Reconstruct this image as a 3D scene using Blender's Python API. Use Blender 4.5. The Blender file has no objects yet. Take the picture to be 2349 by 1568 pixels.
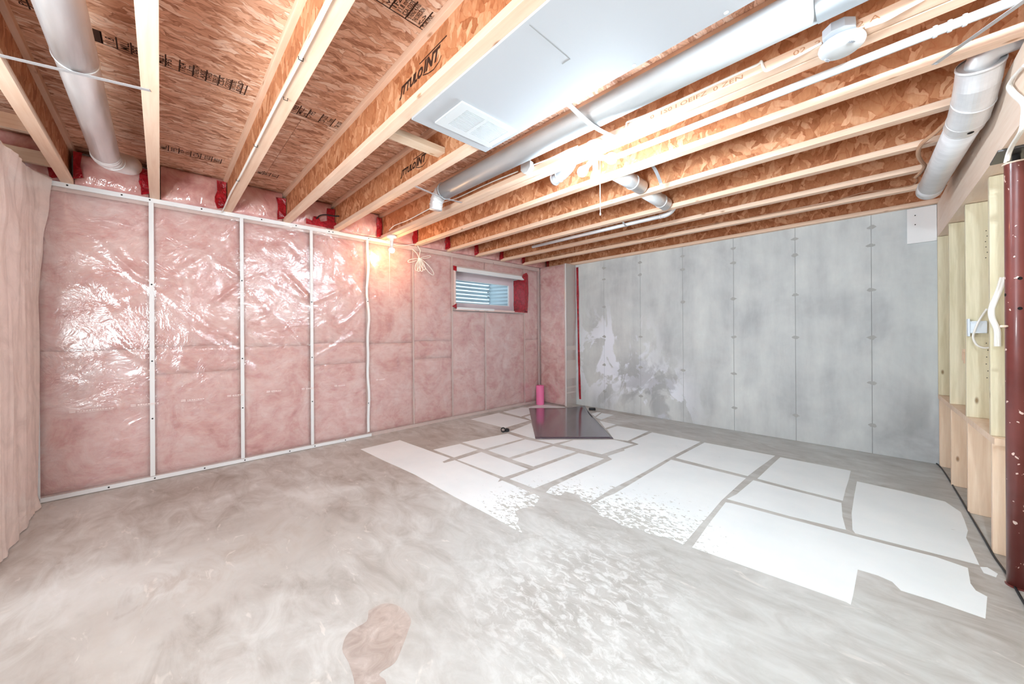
import bpy, bmesh, math, random
from mathutils import Vector, Matrix, noise
random.seed(7)
SC = bpy.context.scene
COL = SC.collection
PI = math.pi
V = Vector

# ------------------------------------------------------------------ camera, world, exposure
F_PX, CY, YAW, CX, CH, ROLL = 837.5, 763.8, 0.8045, 4.3015, 1.2145, -0.0063
cam = bpy.data.cameras.new('camera')
cam.sensor_width = 36.0
cam.sensor_fit = 'HORIZONTAL'
cam.lens = F_PX / 2349 * 36.0
cam.shift_y = -(784 - CY) / 2349
cam.clip_start = 0.02
cam_o = bpy.data.objects.new('camera', cam)
COL.objects.link(cam_o)
cam_o.matrix_world = (Matrix.Translation((CX, 0, CH)) @ Matrix.Rotation(YAW, 4, 'Z') @
                      Matrix.Rotation(PI / 2, 4, 'X') @ Matrix.Rotation(ROLL, 4, 'Z'))
SC.camera = cam_o

W = bpy.data.worlds.new('world')
SC.world = W
W.use_nodes = True
W.node_tree.nodes['Background'].inputs[0].default_value = (0.82, 0.94, 1.04, 1)
W.node_tree.nodes['Background'].inputs[1].default_value = 0.65

SUN = bpy.data.lights.new('sun', 'SUN')
SUN.energy = 4.0
SUN.angle = 0.2
SUN.color = (0.95, 0.98, 1.0)
sun_o = bpy.data.objects.new('sun', SUN)
COL.objects.link(sun_o)
sun_o.matrix_world = V((.28, .16, .94)).to_track_quat('Z', 'Y').to_matrix().to_4x4()
FILL_LIGHT = 38.0  # unseen area lamp behind the camera, added to lift the ceiling
for nm_, loc_, to_, size_, pw_ in (('fill_light', (3.45, -1.0, 1.35), (2.3, 0.9, 2.6), 0.8, 1.0),):
    ld = bpy.data.lights.new(nm_, 'AREA')
    ld.shape = 'DISK'
    ld.size = size_
    ld.energy = FILL_LIGHT * pw_
    ld.color = (0.92, 0.99, 1.0)
    lo_ = bpy.data.objects.new(nm_, ld)
    COL.objects.link(lo_)
    lo_.matrix_world = Matrix.Translation(loc_) @ (V(loc_) - V(to_)).to_track_quat('Z', 'Y').to_matrix().to_4x4()

SC.view_settings.view_transform = 'Standard'
SC.view_settings.look = 'None'
SC.view_settings.gamma = 1.0
SC.view_settings.use_curve_mapping = False
SC.view_settings.exposure = 1.1
BULB_COOL, BULB_WARM, BULB_FILL = 410.0, 190.0, 950.0
SC.cycles.use_denoising = True
SC.cycles.sample_clamp_indirect = 6.0
SC.cycles.max_bounces = 6
SC.cycles.diffuse_bounces = 4
SC.cycles.glossy_bounces = 3
SC.cycles.transmission_bounces = 3
SC.cycles.transparent_max_bounces = 6
SC.cycles.use_adaptive_sampling = True
SC.cycles.adaptive_threshold = 0.07
SC.cycles.adaptive_min_samples = 16
SC.cycles.caustics_reflective = False
SC.cycles.caustics_refractive = False

H = 2.36          # underside of the joists
TOP = 2.662       # underside of the subfloor
BACK = 5.079      # face of the concrete wall
RET = 4.80        # face of the short insulated return


def unray(u, v):
    """direction through a point of the 2349x1568 frame"""
    c, s = math.cos(-ROLL), math.sin(-ROLL)
    a, b = u - 1174.5, v - 784
    a, b = c * a - s * b, s * a + c * b
    a /= F_PX
    b = (CY - 784 - b) / F_PX
    s0, c0 = math.sin(YAW), math.cos(YAW)
    return V((-s0 + c0 * a, c0 + s0 * a, b))


def on_z(u, v, z=0.0):
    r = unray(u, v)
    t = (z - CH) / r.z
    return V((CX, 0, CH)) + r * t


def on_y(u, v, y):
    r = unray(u, v)
    return V((CX, 0, CH)) + r * (y / r.y)


def rx(y):        # room-side face of the stud wall (it runs a little askew)
    return 4.59 + 0.048 * (5.08 - y)


def bx_(y):       # room-side face of the beam
    return 4.597 + 0.030 * (4.97 - y)


# ------------------------------------------------------------------ mesh helpers
def link(name, bm, mat, parent=None, smooth=False):
    me = bpy.data.meshes.new(name)
    bmesh.ops.recalc_face_normals(bm, faces=bm.faces[:])
    bm.to_mesh(me)
    bm.free()
    if smooth:
        for p in me.polygons:
            p.use_smooth = True
    for m in (mat if isinstance(mat, (list, tuple)) else [mat]):
        me.materials.append(m)
    o = bpy.data.objects.new(name, me)
    COL.objects.link(o)
    if parent is not None:
        o.parent = parent
        o.matrix_parent_inverse = Matrix.Translation(-parent.location)
        if parent.parent is not None:
            pass
    return o


def share(src, name, parent, loc):
    """another object on the same mesh, standing at loc (world)"""
    o = bpy.data.objects.new(name, src.data)
    COL.objects.link(o)
    o.parent = parent
    o.matrix_parent_inverse = Matrix.Translation(-parent.location)
    o.location = loc
    return o


def thing(name, label, cat, loc=(0, 0, 0), group=None):
    o = bpy.data.objects.new(name, None)
    o.empty_display_size = 0.05
    COL.objects.link(o)
    o.location = loc
    o['label'] = label
    o['category'] = cat
    if group:
        o['group'] = group
    return o


def tag(o, label, cat, group=None):
    o['label'] = label
    o['category'] = cat
    if group:
        o['group'] = group
    return o


def struct(o):
    o['kind'] = 'structure'
    return o


def box(bm, x0, x1, y0, y1, z0, z1, M=None, bev=0.0):
    r = bmesh.ops.create_cube(bm, size=1.0)
    vs = r['verts']
    for v in vs:
        v.co = V((x0 + (v.co.x + .5) * (x1 - x0), y0 + (v.co.y + .5) * (y1 - y0), z0 + (v.co.z + .5) * (z1 - z0)))
    if bev > 0:
        es = list({e for v in vs for e in v.link_edges})
        g = bmesh.ops.bevel(bm, geom=es, offset=bev, segments=2, affect='EDGES', profile=0.6)
        vs = list({v for f in g['faces'] for v in f.verts} | {v for v in vs if v.is_valid})
    if M is not None:
        for v in vs:
            v.co = M @ v.co
    return vs


def prism(bm, pts, axis_vec, thick):
    """closed outline (3-D points) pushed along a vector"""
    a = [bm.verts.new(V(p)) for p in pts]
    d = V(axis_vec) * thick
    b = [bm.verts.new(V(p) + d) for p in pts]
    n = len(pts)
    bm.faces.new(a)
    bm.faces.new(b[::-1])
    for i in range(n):
        bm.faces.new((a[i], b[i], b[(i + 1) % n], a[(i + 1) % n]))


def slab(bm, pts, z0, z1):
    """thin flat slab over any outline"""
    from mathutils.geometry import tessellate_polygon
    P = [V((p[0], p[1], 0)) for p in pts]
    a = [bm.verts.new((p.x, p.y, z0)) for p in P]
    b = [bm.verts.new((p.x, p.y, z1)) for p in P]
    for t in tessellate_polygon([P]):
        try:
            bm.faces.new([b[i] for i in t])
        except ValueError:
            pass
    n = len(P)
    for i in range(n):
        bm.faces.new((a[i], a[(i + 1) % n], b[(i + 1) % n], b[i]))


def smooth_pts(P, n=6):
    P = [V(p) for p in P]
    if len(P) < 3:
        return P
    out = []
    Q = [P[0] * 2 - P[1]] + P + [P[-1] * 2 - P[-2]]
    for i in range(1, len(Q) - 2):
        p0, p1, p2, p3 = Q[i - 1], Q[i], Q[i + 1], Q[i + 2]
        for k in range(n):
            t = k / n
            out.append(0.5 * ((2 * p1) + (p2 - p0) * t + (2 * p0 - 5 * p1 + 4 * p2 - p3) * t * t +
                              (-p0 + 3 * p1 - 3 * p2 + p3) * t ** 3))
    out.append(P[-1])
    return out


def tube(bm, pts, r, n=10, caps=True):
    pts = [V(p) for p in pts]
    rr = r if isinstance(r, (list, tuple)) else [r] * len(pts)
    rings = []
    up = None
    for i, p in enumerate(pts):
        t = (pts[min(i + 1, len(pts) - 1)] - pts[max(i - 1, 0)]).normalized()
        if up is None:
            up = t.orthogonal().normalized()
        up = (up - t * up.dot(t)).normalized()
        b = t.cross(up)
        rings.append([bm.verts.new(p + (up * math.cos(2 * PI * k / n) + b * math.sin(2 * PI * k / n)) * rr[i]) for k in range(n)])
    for a, b in zip(rings, rings[1:]):
        for k in range(n):
            bm.faces.new((a[k], a[(k + 1) % n], b[(k + 1) % n], b[k]))
    if caps:
        bm.faces.new(rings[0][::-1])
        bm.faces.new(rings[-1])
    return rings


def lathe(bm, prof, n=24, M=Matrix(), cap=True):
    """profile of (radius, height) turned about local z"""
    rings = []
    for r, h in prof:
        if r <= 1e-6:
            rings.append([bm.verts.new(M @ V((0, 0, h)))])
        else:
            rings.append([bm.verts.new(M @ V((r * math.cos(2 * PI * k / n), r * math.sin(2 * PI * k / n), h))) for k in range(n)])
    for a, b in zip(rings, rings[1:]):
        for k in range(n):
            k2 = (k + 1) % n
            if len(a) == 1 and len(b) > 1:
                bm.faces.new((a[0], b[k], b[k2]))
            elif len(b) == 1 and len(a) > 1:
                bm.faces.new((a[k], b[0], a[k2]))
            elif len(a) > 1:
                bm.faces.new((a[k], a[k2], b[k2], b[k]))
    if cap:
        if len(rings[0]) > 1:
            bm.faces.new(rings[0][::-1])
        if len(rings[-1]) > 1:
            bm.faces.new(rings[-1])


def aim(loc, d):
    """matrix at loc whose z points along d"""
    return Matrix.Translation(V(loc)) @ V(d).to_track_quat('Z', 'Y').to_matrix().to_4x4()


def frame3(o, right, up):
    right, up = V(right).normalized(), V(up).normalized()
    n = right.cross(up)
    m = Matrix((right, up, n)).transposed().to_4x4()
    return Matrix.Translation(V(o)) @ m


def letters(bm, s, size, M, align='LEFT', squash=1.0, shear=0.0, bold=0.03):
    cu = bpy.data.curves.new('text', 'FONT')
    cu.body = s
    cu.size = size
    cu.align_x = align
    cu.shear = shear
    cu.offset = bold * size
    cu.resolution_u = 2
    o = bpy.data.objects.new('text', cu)
    me = bpy.data.meshes.new_from_object(o)
    for v in me.vertices:
        v.co = M @ V((v.co.x * squash, v.co.y, 0))
    bm.from_mesh(me)
    bpy.data.objects.remove(o)
    bpy.data.meshes.remove(me)
    bpy.data.curves.remove(cu)


def quad(bm, M, x0, x1, y0, y1):
    bm.faces.new([bm.verts.new(M @ V(p)) for p in ((x0, y0, 0), (x1, y0, 0), (x1, y1, 0), (x0, y1, 0))])


# ------------------------------------------------------------------ materials
def srgb(r, g, b):
    return tuple(((c / 255 / 12.92) if c / 255 <= 0.04045 else ((c / 255 + 0.055) / 1.055) ** 2.4) for c in (r, g, b)) + (1,)


class Mat:
    def __init__(s, name, color=(0.8, 0.8, 0.8, 1), rough=0.6, metal=0.0, coat=0.0, spec=0.4):
        s.m = bpy.data.materials.new(name)
        s.m.use_nodes = True
        s.nt = s.m.node_tree
        s.b = s.nt.nodes['Principled BSDF']
        s.out = s.nt.nodes['Material Output']
        s.b.inputs['Base Color'].default_value = color
        s.b.inputs['Roughness'].default_value = rough
        s.b.inputs['Metallic'].default_value = metal
        s.b.inputs['Coat Weight'].default_value = coat
        s.b.inputs['Specular IOR Level'].default_value = spec

    def n(s, t, ins=None, **props):
        nd = s.nt.nodes.new(t)
        for k, v in props.items():
            setattr(nd, k, v)
        for k, v in (ins or {}).items():
            if isinstance(v, bpy.types.NodeSocket):
                s.nt.links.new(v, nd.inputs[k])
            else:
                nd.inputs[k].default_value = v
        return nd

    def link(s, a, b):
        s.nt.links.new(a, b)

    def coords(s, scale=(1, 1, 1), rot=(0, 0, 0), world=False, rand=True):
        if world:
            v = s.n('ShaderNodeNewGeometry').outputs['Position']
        else:
            v = s.n('ShaderNodeTexCoord').outputs['Object']
            if rand:
                oi = s.n('ShaderNodeObjectInfo').outputs['Random']
                mu = s.n('ShaderNodeMath', {0: oi, 1: 13.7}, operation='MULTIPLY').outputs[0]
                v = s.n('ShaderNodeVectorMath', {0: v, 1: mu}, operation='ADD').outputs[0]
        return s.n('ShaderNodeMapping', {'Vector': v, 'Scale': scale, 'Rotation': rot}).outputs[0]

    def noise(s, vec, scale, detail=4.0, rough=0.55, dist=0.0):
        return s.n('ShaderNodeTexNoise', {'Vector': vec, 'Scale': scale, 'Detail': detail, 'Roughness': rough, 'Distortion': dist}).outputs['Fac']

    def ramp(s, fac, stops, interp='LINEAR'):
        r = s.n('ShaderNodeValToRGB', {'Fac': fac})
        e = r.color_ramp.elements
        r.color_ramp.interpolation = interp
        while len(e) < len(stops):
            e.new(0.5)
        for el, (p, c) in zip(e, stops):
            el.position = p
            el.color = c if len(c) == 4 else tuple(c) + (1,)
        return r.outputs['Color']

    def mix(s, fac, a, b, mode='MIX'):
        m = s.n('ShaderNodeMix', data_type='RGBA', blend_type=mode)
        for sock, v in ((m.inputs[0], fac), (m.inputs[6], a), (m.inputs[7], b)):
            if isinstance(v, bpy.types.NodeSocket):
                s.nt.links.new(v, sock)
            else:
                sock.default_value = v
        return m.outputs[2]

    def math(s, op, a, b=0.0, clamp=False):
        nd = s.n('ShaderNodeMath', {0: a, 1: b}, operation=op, use_clamp=clamp)
        return nd.outputs[0]

    def bump(s, h, strength=0.3, dist=0.01, shader=None):
        b = s.n('ShaderNodeBump', {'Height': h, 'Strength': strength, 'Distance': dist})
        s.link(b.outputs[0], (shader or s.b).inputs['Normal'])
        return b.outputs[0]

    def color(s, c):
        s.link(c, s.b.inputs['Base Color'])
        return s

    def around(s, x, y, r0, r1, z=None):
        """1 near a point of the place, falling to 0 between r0 and r1"""
        p = s.n('ShaderNodeNewGeometry').outputs['Position']
        d = s.n('ShaderNodeVectorMath', {0: p, 1: (x, y, z if z is not None else 0)}, operation='DISTANCE').outputs['Value']
        return s.n('ShaderNodeMapRange', {'Value': d, 'From Min': r1, 'From Max': r0, 'To Min': 0.0, 'To Max': 1.0}, interpolation_type='SMOOTHSTEP').outputs[0]


G = (0, 0, 0, 1)
WH = (1, 1, 1, 1)


def osb(name, sc, dark, mid, light, pale, rot2, edge=0.55):
    """strand board: pressed wood strands of different tones lying over one another"""
    m = Mat(name, rough=0.55, spec=0.3)
    cs = []
    for k, (rot, mul) in enumerate(((0.0, 1.0), (rot2, 0.8), (-rot2 * 0.7, 1.25))):
        base = m.coords(scale=(1, 1, 1))
        dn = m.n('ShaderNodeTexNoise', {'Vector': base, 'Scale': 16.0, 'Detail': 3.0})
        off = m.n('ShaderNodeVectorMath', {0: dn.outputs['Color'], 1: (0.05, 0.05, 0.05)}, operation='MULTIPLY').outputs[0]
        v = m.n('ShaderNodeVectorMath', {0: base, 1: off}, operation='ADD').outputs[0]
        rt = (0, 0, rot) if sc[2] < 3 else ((0, rot, 0))
        v = m.n('ShaderNodeMapping', {'Vector': v, 'Rotation': rt}).outputs[0]
        v = m.n('ShaderNodeMapping', {'Vector': v, 'Scale': tuple(c * mul for c in sc), 'Location': (k * 3.1, k * 1.7, k * 2.3)}).outputs[0]
        vo = m.n('ShaderNodeTexVoronoi', {'Vector': v, 'Scale': 1.0, 'Randomness': 1.0})
        ve = m.n('ShaderNodeTexVoronoi', {'Vector': v, 'Scale': 1.0, 'Randomness': 1.0}, feature='DISTANCE_TO_EDGE')
        sp = m.n('ShaderNodeSeparateColor', {'Color': vo.outputs['Color']}).outputs
        cs.append((sp[0], sp[1], ve.outputs['Distance']))
    # strands of layer 1 and 2 lie over layer 0 where their own value is high
    f1 = m.math('GREATER_THAN', cs[1][1], 0.55)
    f2 = m.math('GREATER_THAN', cs[2][1], 0.74)

    def pick(i):
        a = m.n('ShaderNodeMix', {0: f1, 2: cs[0][i], 3: cs[1][i]}, data_type='FLOAT').outputs[0]
        return m.n('ShaderNodeMix', {0: f2, 2: a, 3: cs[2][i]}, data_type='FLOAT').outputs[0]
    val, edg = pick(0), pick(2)
    fine = m.noise(m.coords(scale=tuple(c * 3.2 for c in sc)), 1.0, 3)
    v2 = m.math('ADD', m.math('MULTIPLY', val, 0.66), m.math('MULTIPLY', fine, 0.40))
    col = m.ramp(v2, [(0.12, dark), (0.33, mid), (0.62, light), (0.97, pale)])
    em = m.ramp(edg, [(0.0, (edge, edge * 0.86, edge * 0.8, 1)), (0.09, WH)])
    m.color(m.mix(1.0, col, em, 'MULTIPLY'))
    m.bump(m.math('ADD', val, m.math('MULTIPLY', edg, 1.4)), 0.35, 0.002)
    return m.m


M_osb_ceil = osb('strand_board_subfloor', (44, 10, 1.0), srgb(150, 96, 70), srgb(216, 166, 136), srgb(236, 192, 164), srgb(255, 236, 220), 0.34, 0.72)
M_osb_web = osb('strand_board_web', (30, 1.0, 11), srgb(156, 92, 56), srgb(186, 123, 84), srgb(202, 142, 102), srgb(230, 180, 144), 0.8, 0.92)


def lumber(name, a, b, knots=0.25, axis=0, rough=0.55):
    m = Mat(name, rough=rough, spec=0.3)
    sc = [14, 14, 14]
    sc[axis] = 0.9
    g = m.noise(m.coords(scale=tuple(sc)), 3.0, 5, 0.6, 0.4)
    big = m.noise(m.coords(scale=tuple(2.0 if i != axis else 0.8 for i in range(3))), 1.6, 2)
    f = m.math('ADD', m.math('MULTIPLY', g, 0.7), m.math('MULTIPLY', big, 0.4))
    col = m.ramp(f, [(0.3, a), (0.75, b)])
    ks = [9, 9, 9]
    ks[axis] = 3.5
    kv = m.n('ShaderNodeTexVoronoi', {'Vector': m.coords(scale=tuple(ks)), 'Scale': 1.0, 'Randomness': 1.0})
    k = m.ramp(kv.outputs['Distance'], [(0.04, (knots * 0.8, knots * 0.6, knots * 0.45, 1)), (0.10, WH)])
    m.color(m.mix(1.0, col, k, 'MULTIPLY'))
    m.bump(g, 0.15, 0.002)
    return m.m


M_flange = lumber('joist_flange_pine', srgb(226, 186, 158), srgb(246, 218, 196), 0.7, 0)
M_beam = lumber('beam_spruce', srgb(234, 206, 184), srgb(248, 228, 212), 0.8, 1)
M_stud = lumber('fresh_pine_stud', srgb(226, 192, 160), srgb(250, 226, 202), 0.5, 2)
M_stud_dim = lumber('stud_behind_plastic', srgb(222, 198, 192), srgb(236, 214, 208), 0.6, 2)
M_green = lumber('treated_greenish_stud', srgb(200, 188, 152), srgb(240, 230, 204), 0.5, 2)
M_block = lumber('pale_block_pine', srgb(224, 196, 166), srgb(250, 232, 212), 0.8, 1)
M_white_wood = Mat('white_batten', srgb(236, 236, 238), 0.45).m
M_screw = Mat('dark_screw', (0.02, 0.02, 0.02, 1), 0.4, 0.6).m


def galv(name, col, rough=0.3, metal=0.75):
    m = Mat(name, col, rough, metal)
    n = m.noise(m.coords(scale=(1.2, 9, 9)), 2.0, 3)
    m.color(m.ramp(n, [(0.3, tuple(c * 0.86 for c in col[:3]) + (1,)), (0.7, col)]))
    m.link(m.ramp(n, [(0.3, (rough * 0.8,) * 3 + (1,)), (0.7, (rough * 1.3,) * 3 + (1,))]), m.b.inputs['Roughness'])
    return m.m


M_duct = galv('galvanised_sheet', (0.86, 0.86, 0.88, 1), 0.40, 0.5)
M_duct_w = galv('bright_galvanised_sheet', (0.46, 0.48, 0.50, 1), 0.42, 0.2)
M_strap = Mat('strap_metal', srgb(190, 190, 193), 0.45, 0.4).m
M_white = Mat('white_plastic', srgb(240, 240, 242), 0.4).m
M_cable = Mat('white_cable', srgb(238, 234, 228), 0.45).m
M_cable_br = Mat('brown_cable', srgb(196, 152, 122), 0.5).m  # even brown sheath colour
M_box = Mat('grey_steel_box', srgb(196, 200, 208), 0.4, 0.3).m
M_plastic_box = Mat('pale_blue_plastic_box', srgb(226, 232, 240), 0.35).m
M_black = Mat('black_rubber', (0.015, 0.015, 0.017, 1), 0.45).m
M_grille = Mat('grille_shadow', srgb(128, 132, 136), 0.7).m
M_vent = Mat('vent_enamel', srgb(204, 207, 210), 0.45).m
M_ink = Mat('black_stamp_ink', srgb(58, 34, 24), 0.7).m
M_ink_red = Mat('faded_red_stencil_ink', srgb(196, 136, 100), 0.7).m
M_hole = Mat('dark_hole', (0.008, 0.006, 0.006, 1), 0.9).m
M_roller = Mat('pink_foam', srgb(246, 126, 176), 0.6).m
M_red = None


def red_tape():
    m = Mat('red_sheathing_tape', srgb(168, 16, 34), 0.22, coat=0.5)
    n = m.noise(m.coords(), 26, 3, 0.6, 0.6)
    m.color(m.ramp(n, [(0.3, srgb(122, 8, 24)), (0.7, srgb(190, 30, 46))]))
    m.bump(n, 0.7, 0.012)
    return m.m


M_red = red_tape()


def drywall():
    m = Mat('white_drywall', srgb(176, 178, 183), 0.7)
    m.bump(m.noise(m.coords(rand=False), 90, 3), 0.05, 0.002)
    return m.m


M_dry = drywall()


def insulation():
    m = Mat('pink_glass_wool', rough=0.9, spec=0.1)
    c = m.coords()
    n1 = m.noise(c, 3.4, 7, 0.66, 1.1)
    n2 = m.noise(m.coords(scale=(1, 1, 1.7)), 14, 4, 0.6, 0.4)
    f = m.math('ADD', m.math('MULTIPLY', n1, 0.75), m.math('MULTIPLY', n2, 0.3))
    m.color(m.ramp(f, [(0.28, srgb(184, 112, 108)), (0.43, srgb(222, 162, 158)), (0.55, srgb(236, 192, 188)), (0.74, srgb(250, 226, 223))]))
    m.bump(f, 0.8, 0.03)
    return m.m


M_wool = insulation()


def poly(name, haze=0.22, gl=0.17, tint=(1.0, 0.985, 0.98, 1), rough=0.17, scale=1.0, milk=srgb(236, 232, 232), through=0.5, crinkle=0.38):
    """clear plastic sheet: see-through, a little milky, with crinkled gloss"""
    m = Mat(name)
    m.nt.nodes.remove(m.b)
    c = m.coords(rand=False)
    cr = m.coords(scale=(1, 1.0, 0.28), rot=(0.75, 0, 0), rand=False)
    a = m.noise(c, 5.0 * scale, 5, 0.6, 1.2)
    b = m.n('ShaderNodeTexNoise', {'Vector': cr, 'Scale': 9.0 * scale, 'Detail': 3.0, 'Roughness': 0.5, 'Distortion': 0.6}, noise_type='RIDGED_MULTIFRACTAL').outputs['Fac']
    h = m.math('ADD', a, m.math('MULTIPLY', b, 0.22))
    bp = m.n('ShaderNodeBump', {'Height': h, 'Strength': crinkle, 'Distance': 0.03}).outputs[0]
    tr = m.n('ShaderNodeBsdfTransparent', {'Color': tint})
    go = m.n('ShaderNodeBsdfGlossy', {'Color': (1, 1, 1, 1), 'Roughness': rough, 'Normal': bp})
    di = m.n('ShaderNodeBsdfDiffuse', {'Color': milk, 'Normal': bp})
    tl = m.n('ShaderNodeBsdfTranslucent', {'Color': milk})
    mk = m.n('ShaderNodeMixShader', {0: through, 1: di.outputs[0], 2: tl.outputs[0]})
    lw = m.n('ShaderNodeLayerWeight', {'Blend': 0.25, 'Normal': bp}).outputs['Facing']
    hz = m.math('ADD', haze * 0.7, m.math('MULTIPLY', a, haze * 0.6))
    s1 = m.n('ShaderNodeMixShader', {0: hz, 1: tr.outputs[0], 2: mk.outputs[0]})
    gf = m.math('ADD', gl * 0.6, m.math('MULTIPLY', lw, gl * 1.6), clamp=True)
    s2 = m.n('ShaderNodeMixShader', {0: gf, 1: s1.outputs[0], 2: go.outputs[0]})
    m.link(s2.outputs[0], m.out.inputs['Surface'])
    return m.m


M_poly = poly('clear_vapour_barrier')
M_sheet = poly('milky_hanging_poly', haze=0.95, gl=0.16, rough=0.18, milk=srgb(252, 234, 226), through=0.12, crinkle=0.25)


def wrapped_wool():
    m = Mat('plastic_wrapped_glass_wool', rough=0.6, coat=1.0)
    m.b.inputs['Coat Roughness'].default_value = 0.16
    m.b.inputs['Coat IOR'].default_value = 1.9
    n1 = m.noise(m.coords(), 7, 4, 0.6, 0.6)
    m.color(m.ramp(n1, [(0.3, srgb(196, 130, 128)), (0.5, srgb(220, 164, 160)), (0.7, srgb(236, 196, 192))]))
    w = m.n('ShaderNodeTexNoise', {'Vector': m.coords(scale=(1, 1, 0.5), rot=(0.6, 0, 0)), 'Scale': 14.0, 'Detail': 3.0, 'Distortion': 0.8}).outputs['Fac']
    b = m.n('ShaderNodeBump', {'Height': w, 'Strength': 0.8, 'Distance': 0.03}).outputs[0]
    m.link(b, m.b.inputs['Coat Normal'])
    return m.m


M_wrap = wrapped_wool()


def concrete_wall():
    m = Mat('cast_concrete', rough=0.8, spec=0.25)
    c = m.coords(world=True)
    n1 = m.noise(c, 1.6, 6, 0.62, 0.3)
    n2 = m.noise(m.coords(scale=(1.6, 1, 0.35), world=True), 3.2, 5, 0.6)
    f = m.math('ADD', m.math('MULTIPLY', n1, 0.6), m.math('MULTIPLY', n2, 0.5))
    col = m.ramp(f, [(0.34, srgb(176, 179, 182)), (0.52, srgb(203, 206, 207)), (0.72, srgb(224, 227, 226))])
    # lime bloom low down at the left end
    e = m.noise(m.coords(world=True, scale=(1, 1, 0.75)), 2.3, 5, 0.6, 1.0)
    em = m.ramp(e, [(0.47, G), (0.51, WH)])
    zone = m.math('MAXIMUM', m.around(1.25, BACK, 0.25, 1.0, 0.85), m.around(2.0, BACK, 0.1, 0.75, 0.3))
    col = m.mix(m.math('MULTIPLY', em, m.math('MULTIPLY', zone, 1.0)), col, srgb(238, 241, 250))
    d = m.noise(m.coords(world=True), 1.9, 4, 0.6, 0.8)
    zone2 = m.math('MULTIPLY', m.around(1.9, BACK, 0.2, 0.8, 0.35), m.ramp(d, [(0.48, G), (0.56, WH)]))
    col = m.mix(m.math('MULTIPLY', zone2, 0.5), col, srgb(140, 141, 146))
    zone3 = m.math('MULTIPLY', m.around(4.55, BACK, 0.1, 0.6, 0.25), m.ramp(d, [(0.4, G), (0.6, WH)]))
    col = m.mix(m.math('MULTIPLY', zone3, 0.5), col, srgb(134, 135, 136))
    m.color(col)
    m.bump(m.noise(c, 26, 6, 0.7), 0.25, 0.006)
    return m.m


M_conc = concrete_wall()
M_tie = Mat('patched_form_tie', srgb(176, 176, 175), 0.9).m
M_joint = Mat('form_joint', srgb(150, 150, 150), 0.9).m


def floor_mat():
    m = Mat('trowelled_concrete_floor', rough=0.42, spec=0.35)
    c = m.coords(world=True)
    n1 = m.noise(c, 0.9, 6, 0.6, 0.6)
    n2 = m.noise(m.coords(scale=(1, 2.2, 1), rot=(0, 0, 0.5), world=True), 3.0, 6, 0.65, 1.2)
    f = m.math('ADD', m.math('MULTIPLY', n1, 0.62), m.math('MULTIPLY', n2, 0.42))
    col = m.ramp(f, [(0.36, srgb(152, 140, 130)), (0.49, srgb(186, 181, 176)), (0.6, srgb(209, 208, 205)), (0.74, srgb(226, 227, 227))])
    # cooler, cleaner concrete towards the stud wall and behind the painted area
    cool = m.math('MAXIMUM', m.around(3.4, 1.4, 0.6, 2.2), m.around(3.6, 4.6, 0.8, 2.4))
    col = m.mix(m.math('MULTIPLY', cool, 0.55), col, m.ramp(n2, [(0.3, srgb(172, 174, 172)), (0.7, srgb(200, 202, 201))]))
    # brown scuffs
    for (x, y, r, s) in ((1.72, 0.45, 0.75, 0.55), (1.85, 0.0, 0.5, 0.4), (0.75, 1.9, 0.9, 0.4), (2.2, -0.1, 0.5, 0.3)):
        mk = m.math('MULTIPLY', m.around(x, y, 0.0, r), m.ramp(n2, [(0.40, G), (0.62, WH)]))
        col = m.mix(m.math('MULTIPLY', mk, s), col, srgb(152, 134, 118))
    # white flakes of worn-off paint
    fl = m.noise(m.coords(scale=(1, 1.8, 1), rot=(0, 0, 0.9), world=True), 15.0, 5, 0.7, 0.7)
    fm = m.ramp(fl, [(0.48, G), (0.60, WH)])
    zone = m.math('MAXIMUM', m.around(3.25, 1.42, 0.15, 0.8), m.around(3.7, 1.0, 0.1, 0.6))
    col = m.mix(m.math('MULTIPLY', fm, m.math('MULTIPLY', zone, 0.62)), col, srgb(228, 230, 229))
    fl2 = m.ramp(m.noise(m.coords(scale=(1, 2.5, 1), rot=(0, 0, 0.4), world=True), 5.0, 4, 0.6, 1.0), [(0.64, G), (0.70, WH)])
    col = m.mix(m.math('MULTIPLY', fl2, 0.4), col, srgb(232, 226, 220))
    m.color(col)
    m.bump(m.noise(c, 30, 5, 0.6), 0.08, 0.004)
    return m.m


M_floor = floor_mat()


def paint_mat():
    m = Mat('white_floor_paint', rough=0.4, spec=0.35)
    c = m.coords(world=True)
    ch = m.noise(m.coords(scale=(1, 1.7, 1), rot=(0, 0, 0.8), world=True), 24.0, 4, 0.62, 0.8)
    zone = m.math('MAXIMUM', m.around(2.80, 1.90, 0.1, 0.95), m.math('MULTIPLY', m.around(3.15, 2.15, 0.0, 0.85), 0.95))
    thr = m.math('SUBTRACT', 0.74, m.math('MULTIPLY', zone, 0.28))
    chips = m.n('ShaderNodeMapRange', {'Value': m.math('SUBTRACT', ch, thr), 'From Min': -0.01, 'From Max': 0.02}).outputs[0]
    rare = m.ramp(m.noise(m.coords(scale=(1, 2, 1), world=True), 9.0, 2, 0.5, 0.6), [(0.79, G), (0.80, WH)])
    soft = m.noise(c, 2.2, 4, 0.6)
    col = m.ramp(soft, [(0.3, srgb(236, 242, 245)), (0.7, srgb(246, 250, 252))])
    col = m.mix(m.math('MAXIMUM', chips, rare), col, srgb(192, 192, 188))
    m.color(col)
    return m.m


M_paint = paint_mat()


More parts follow.
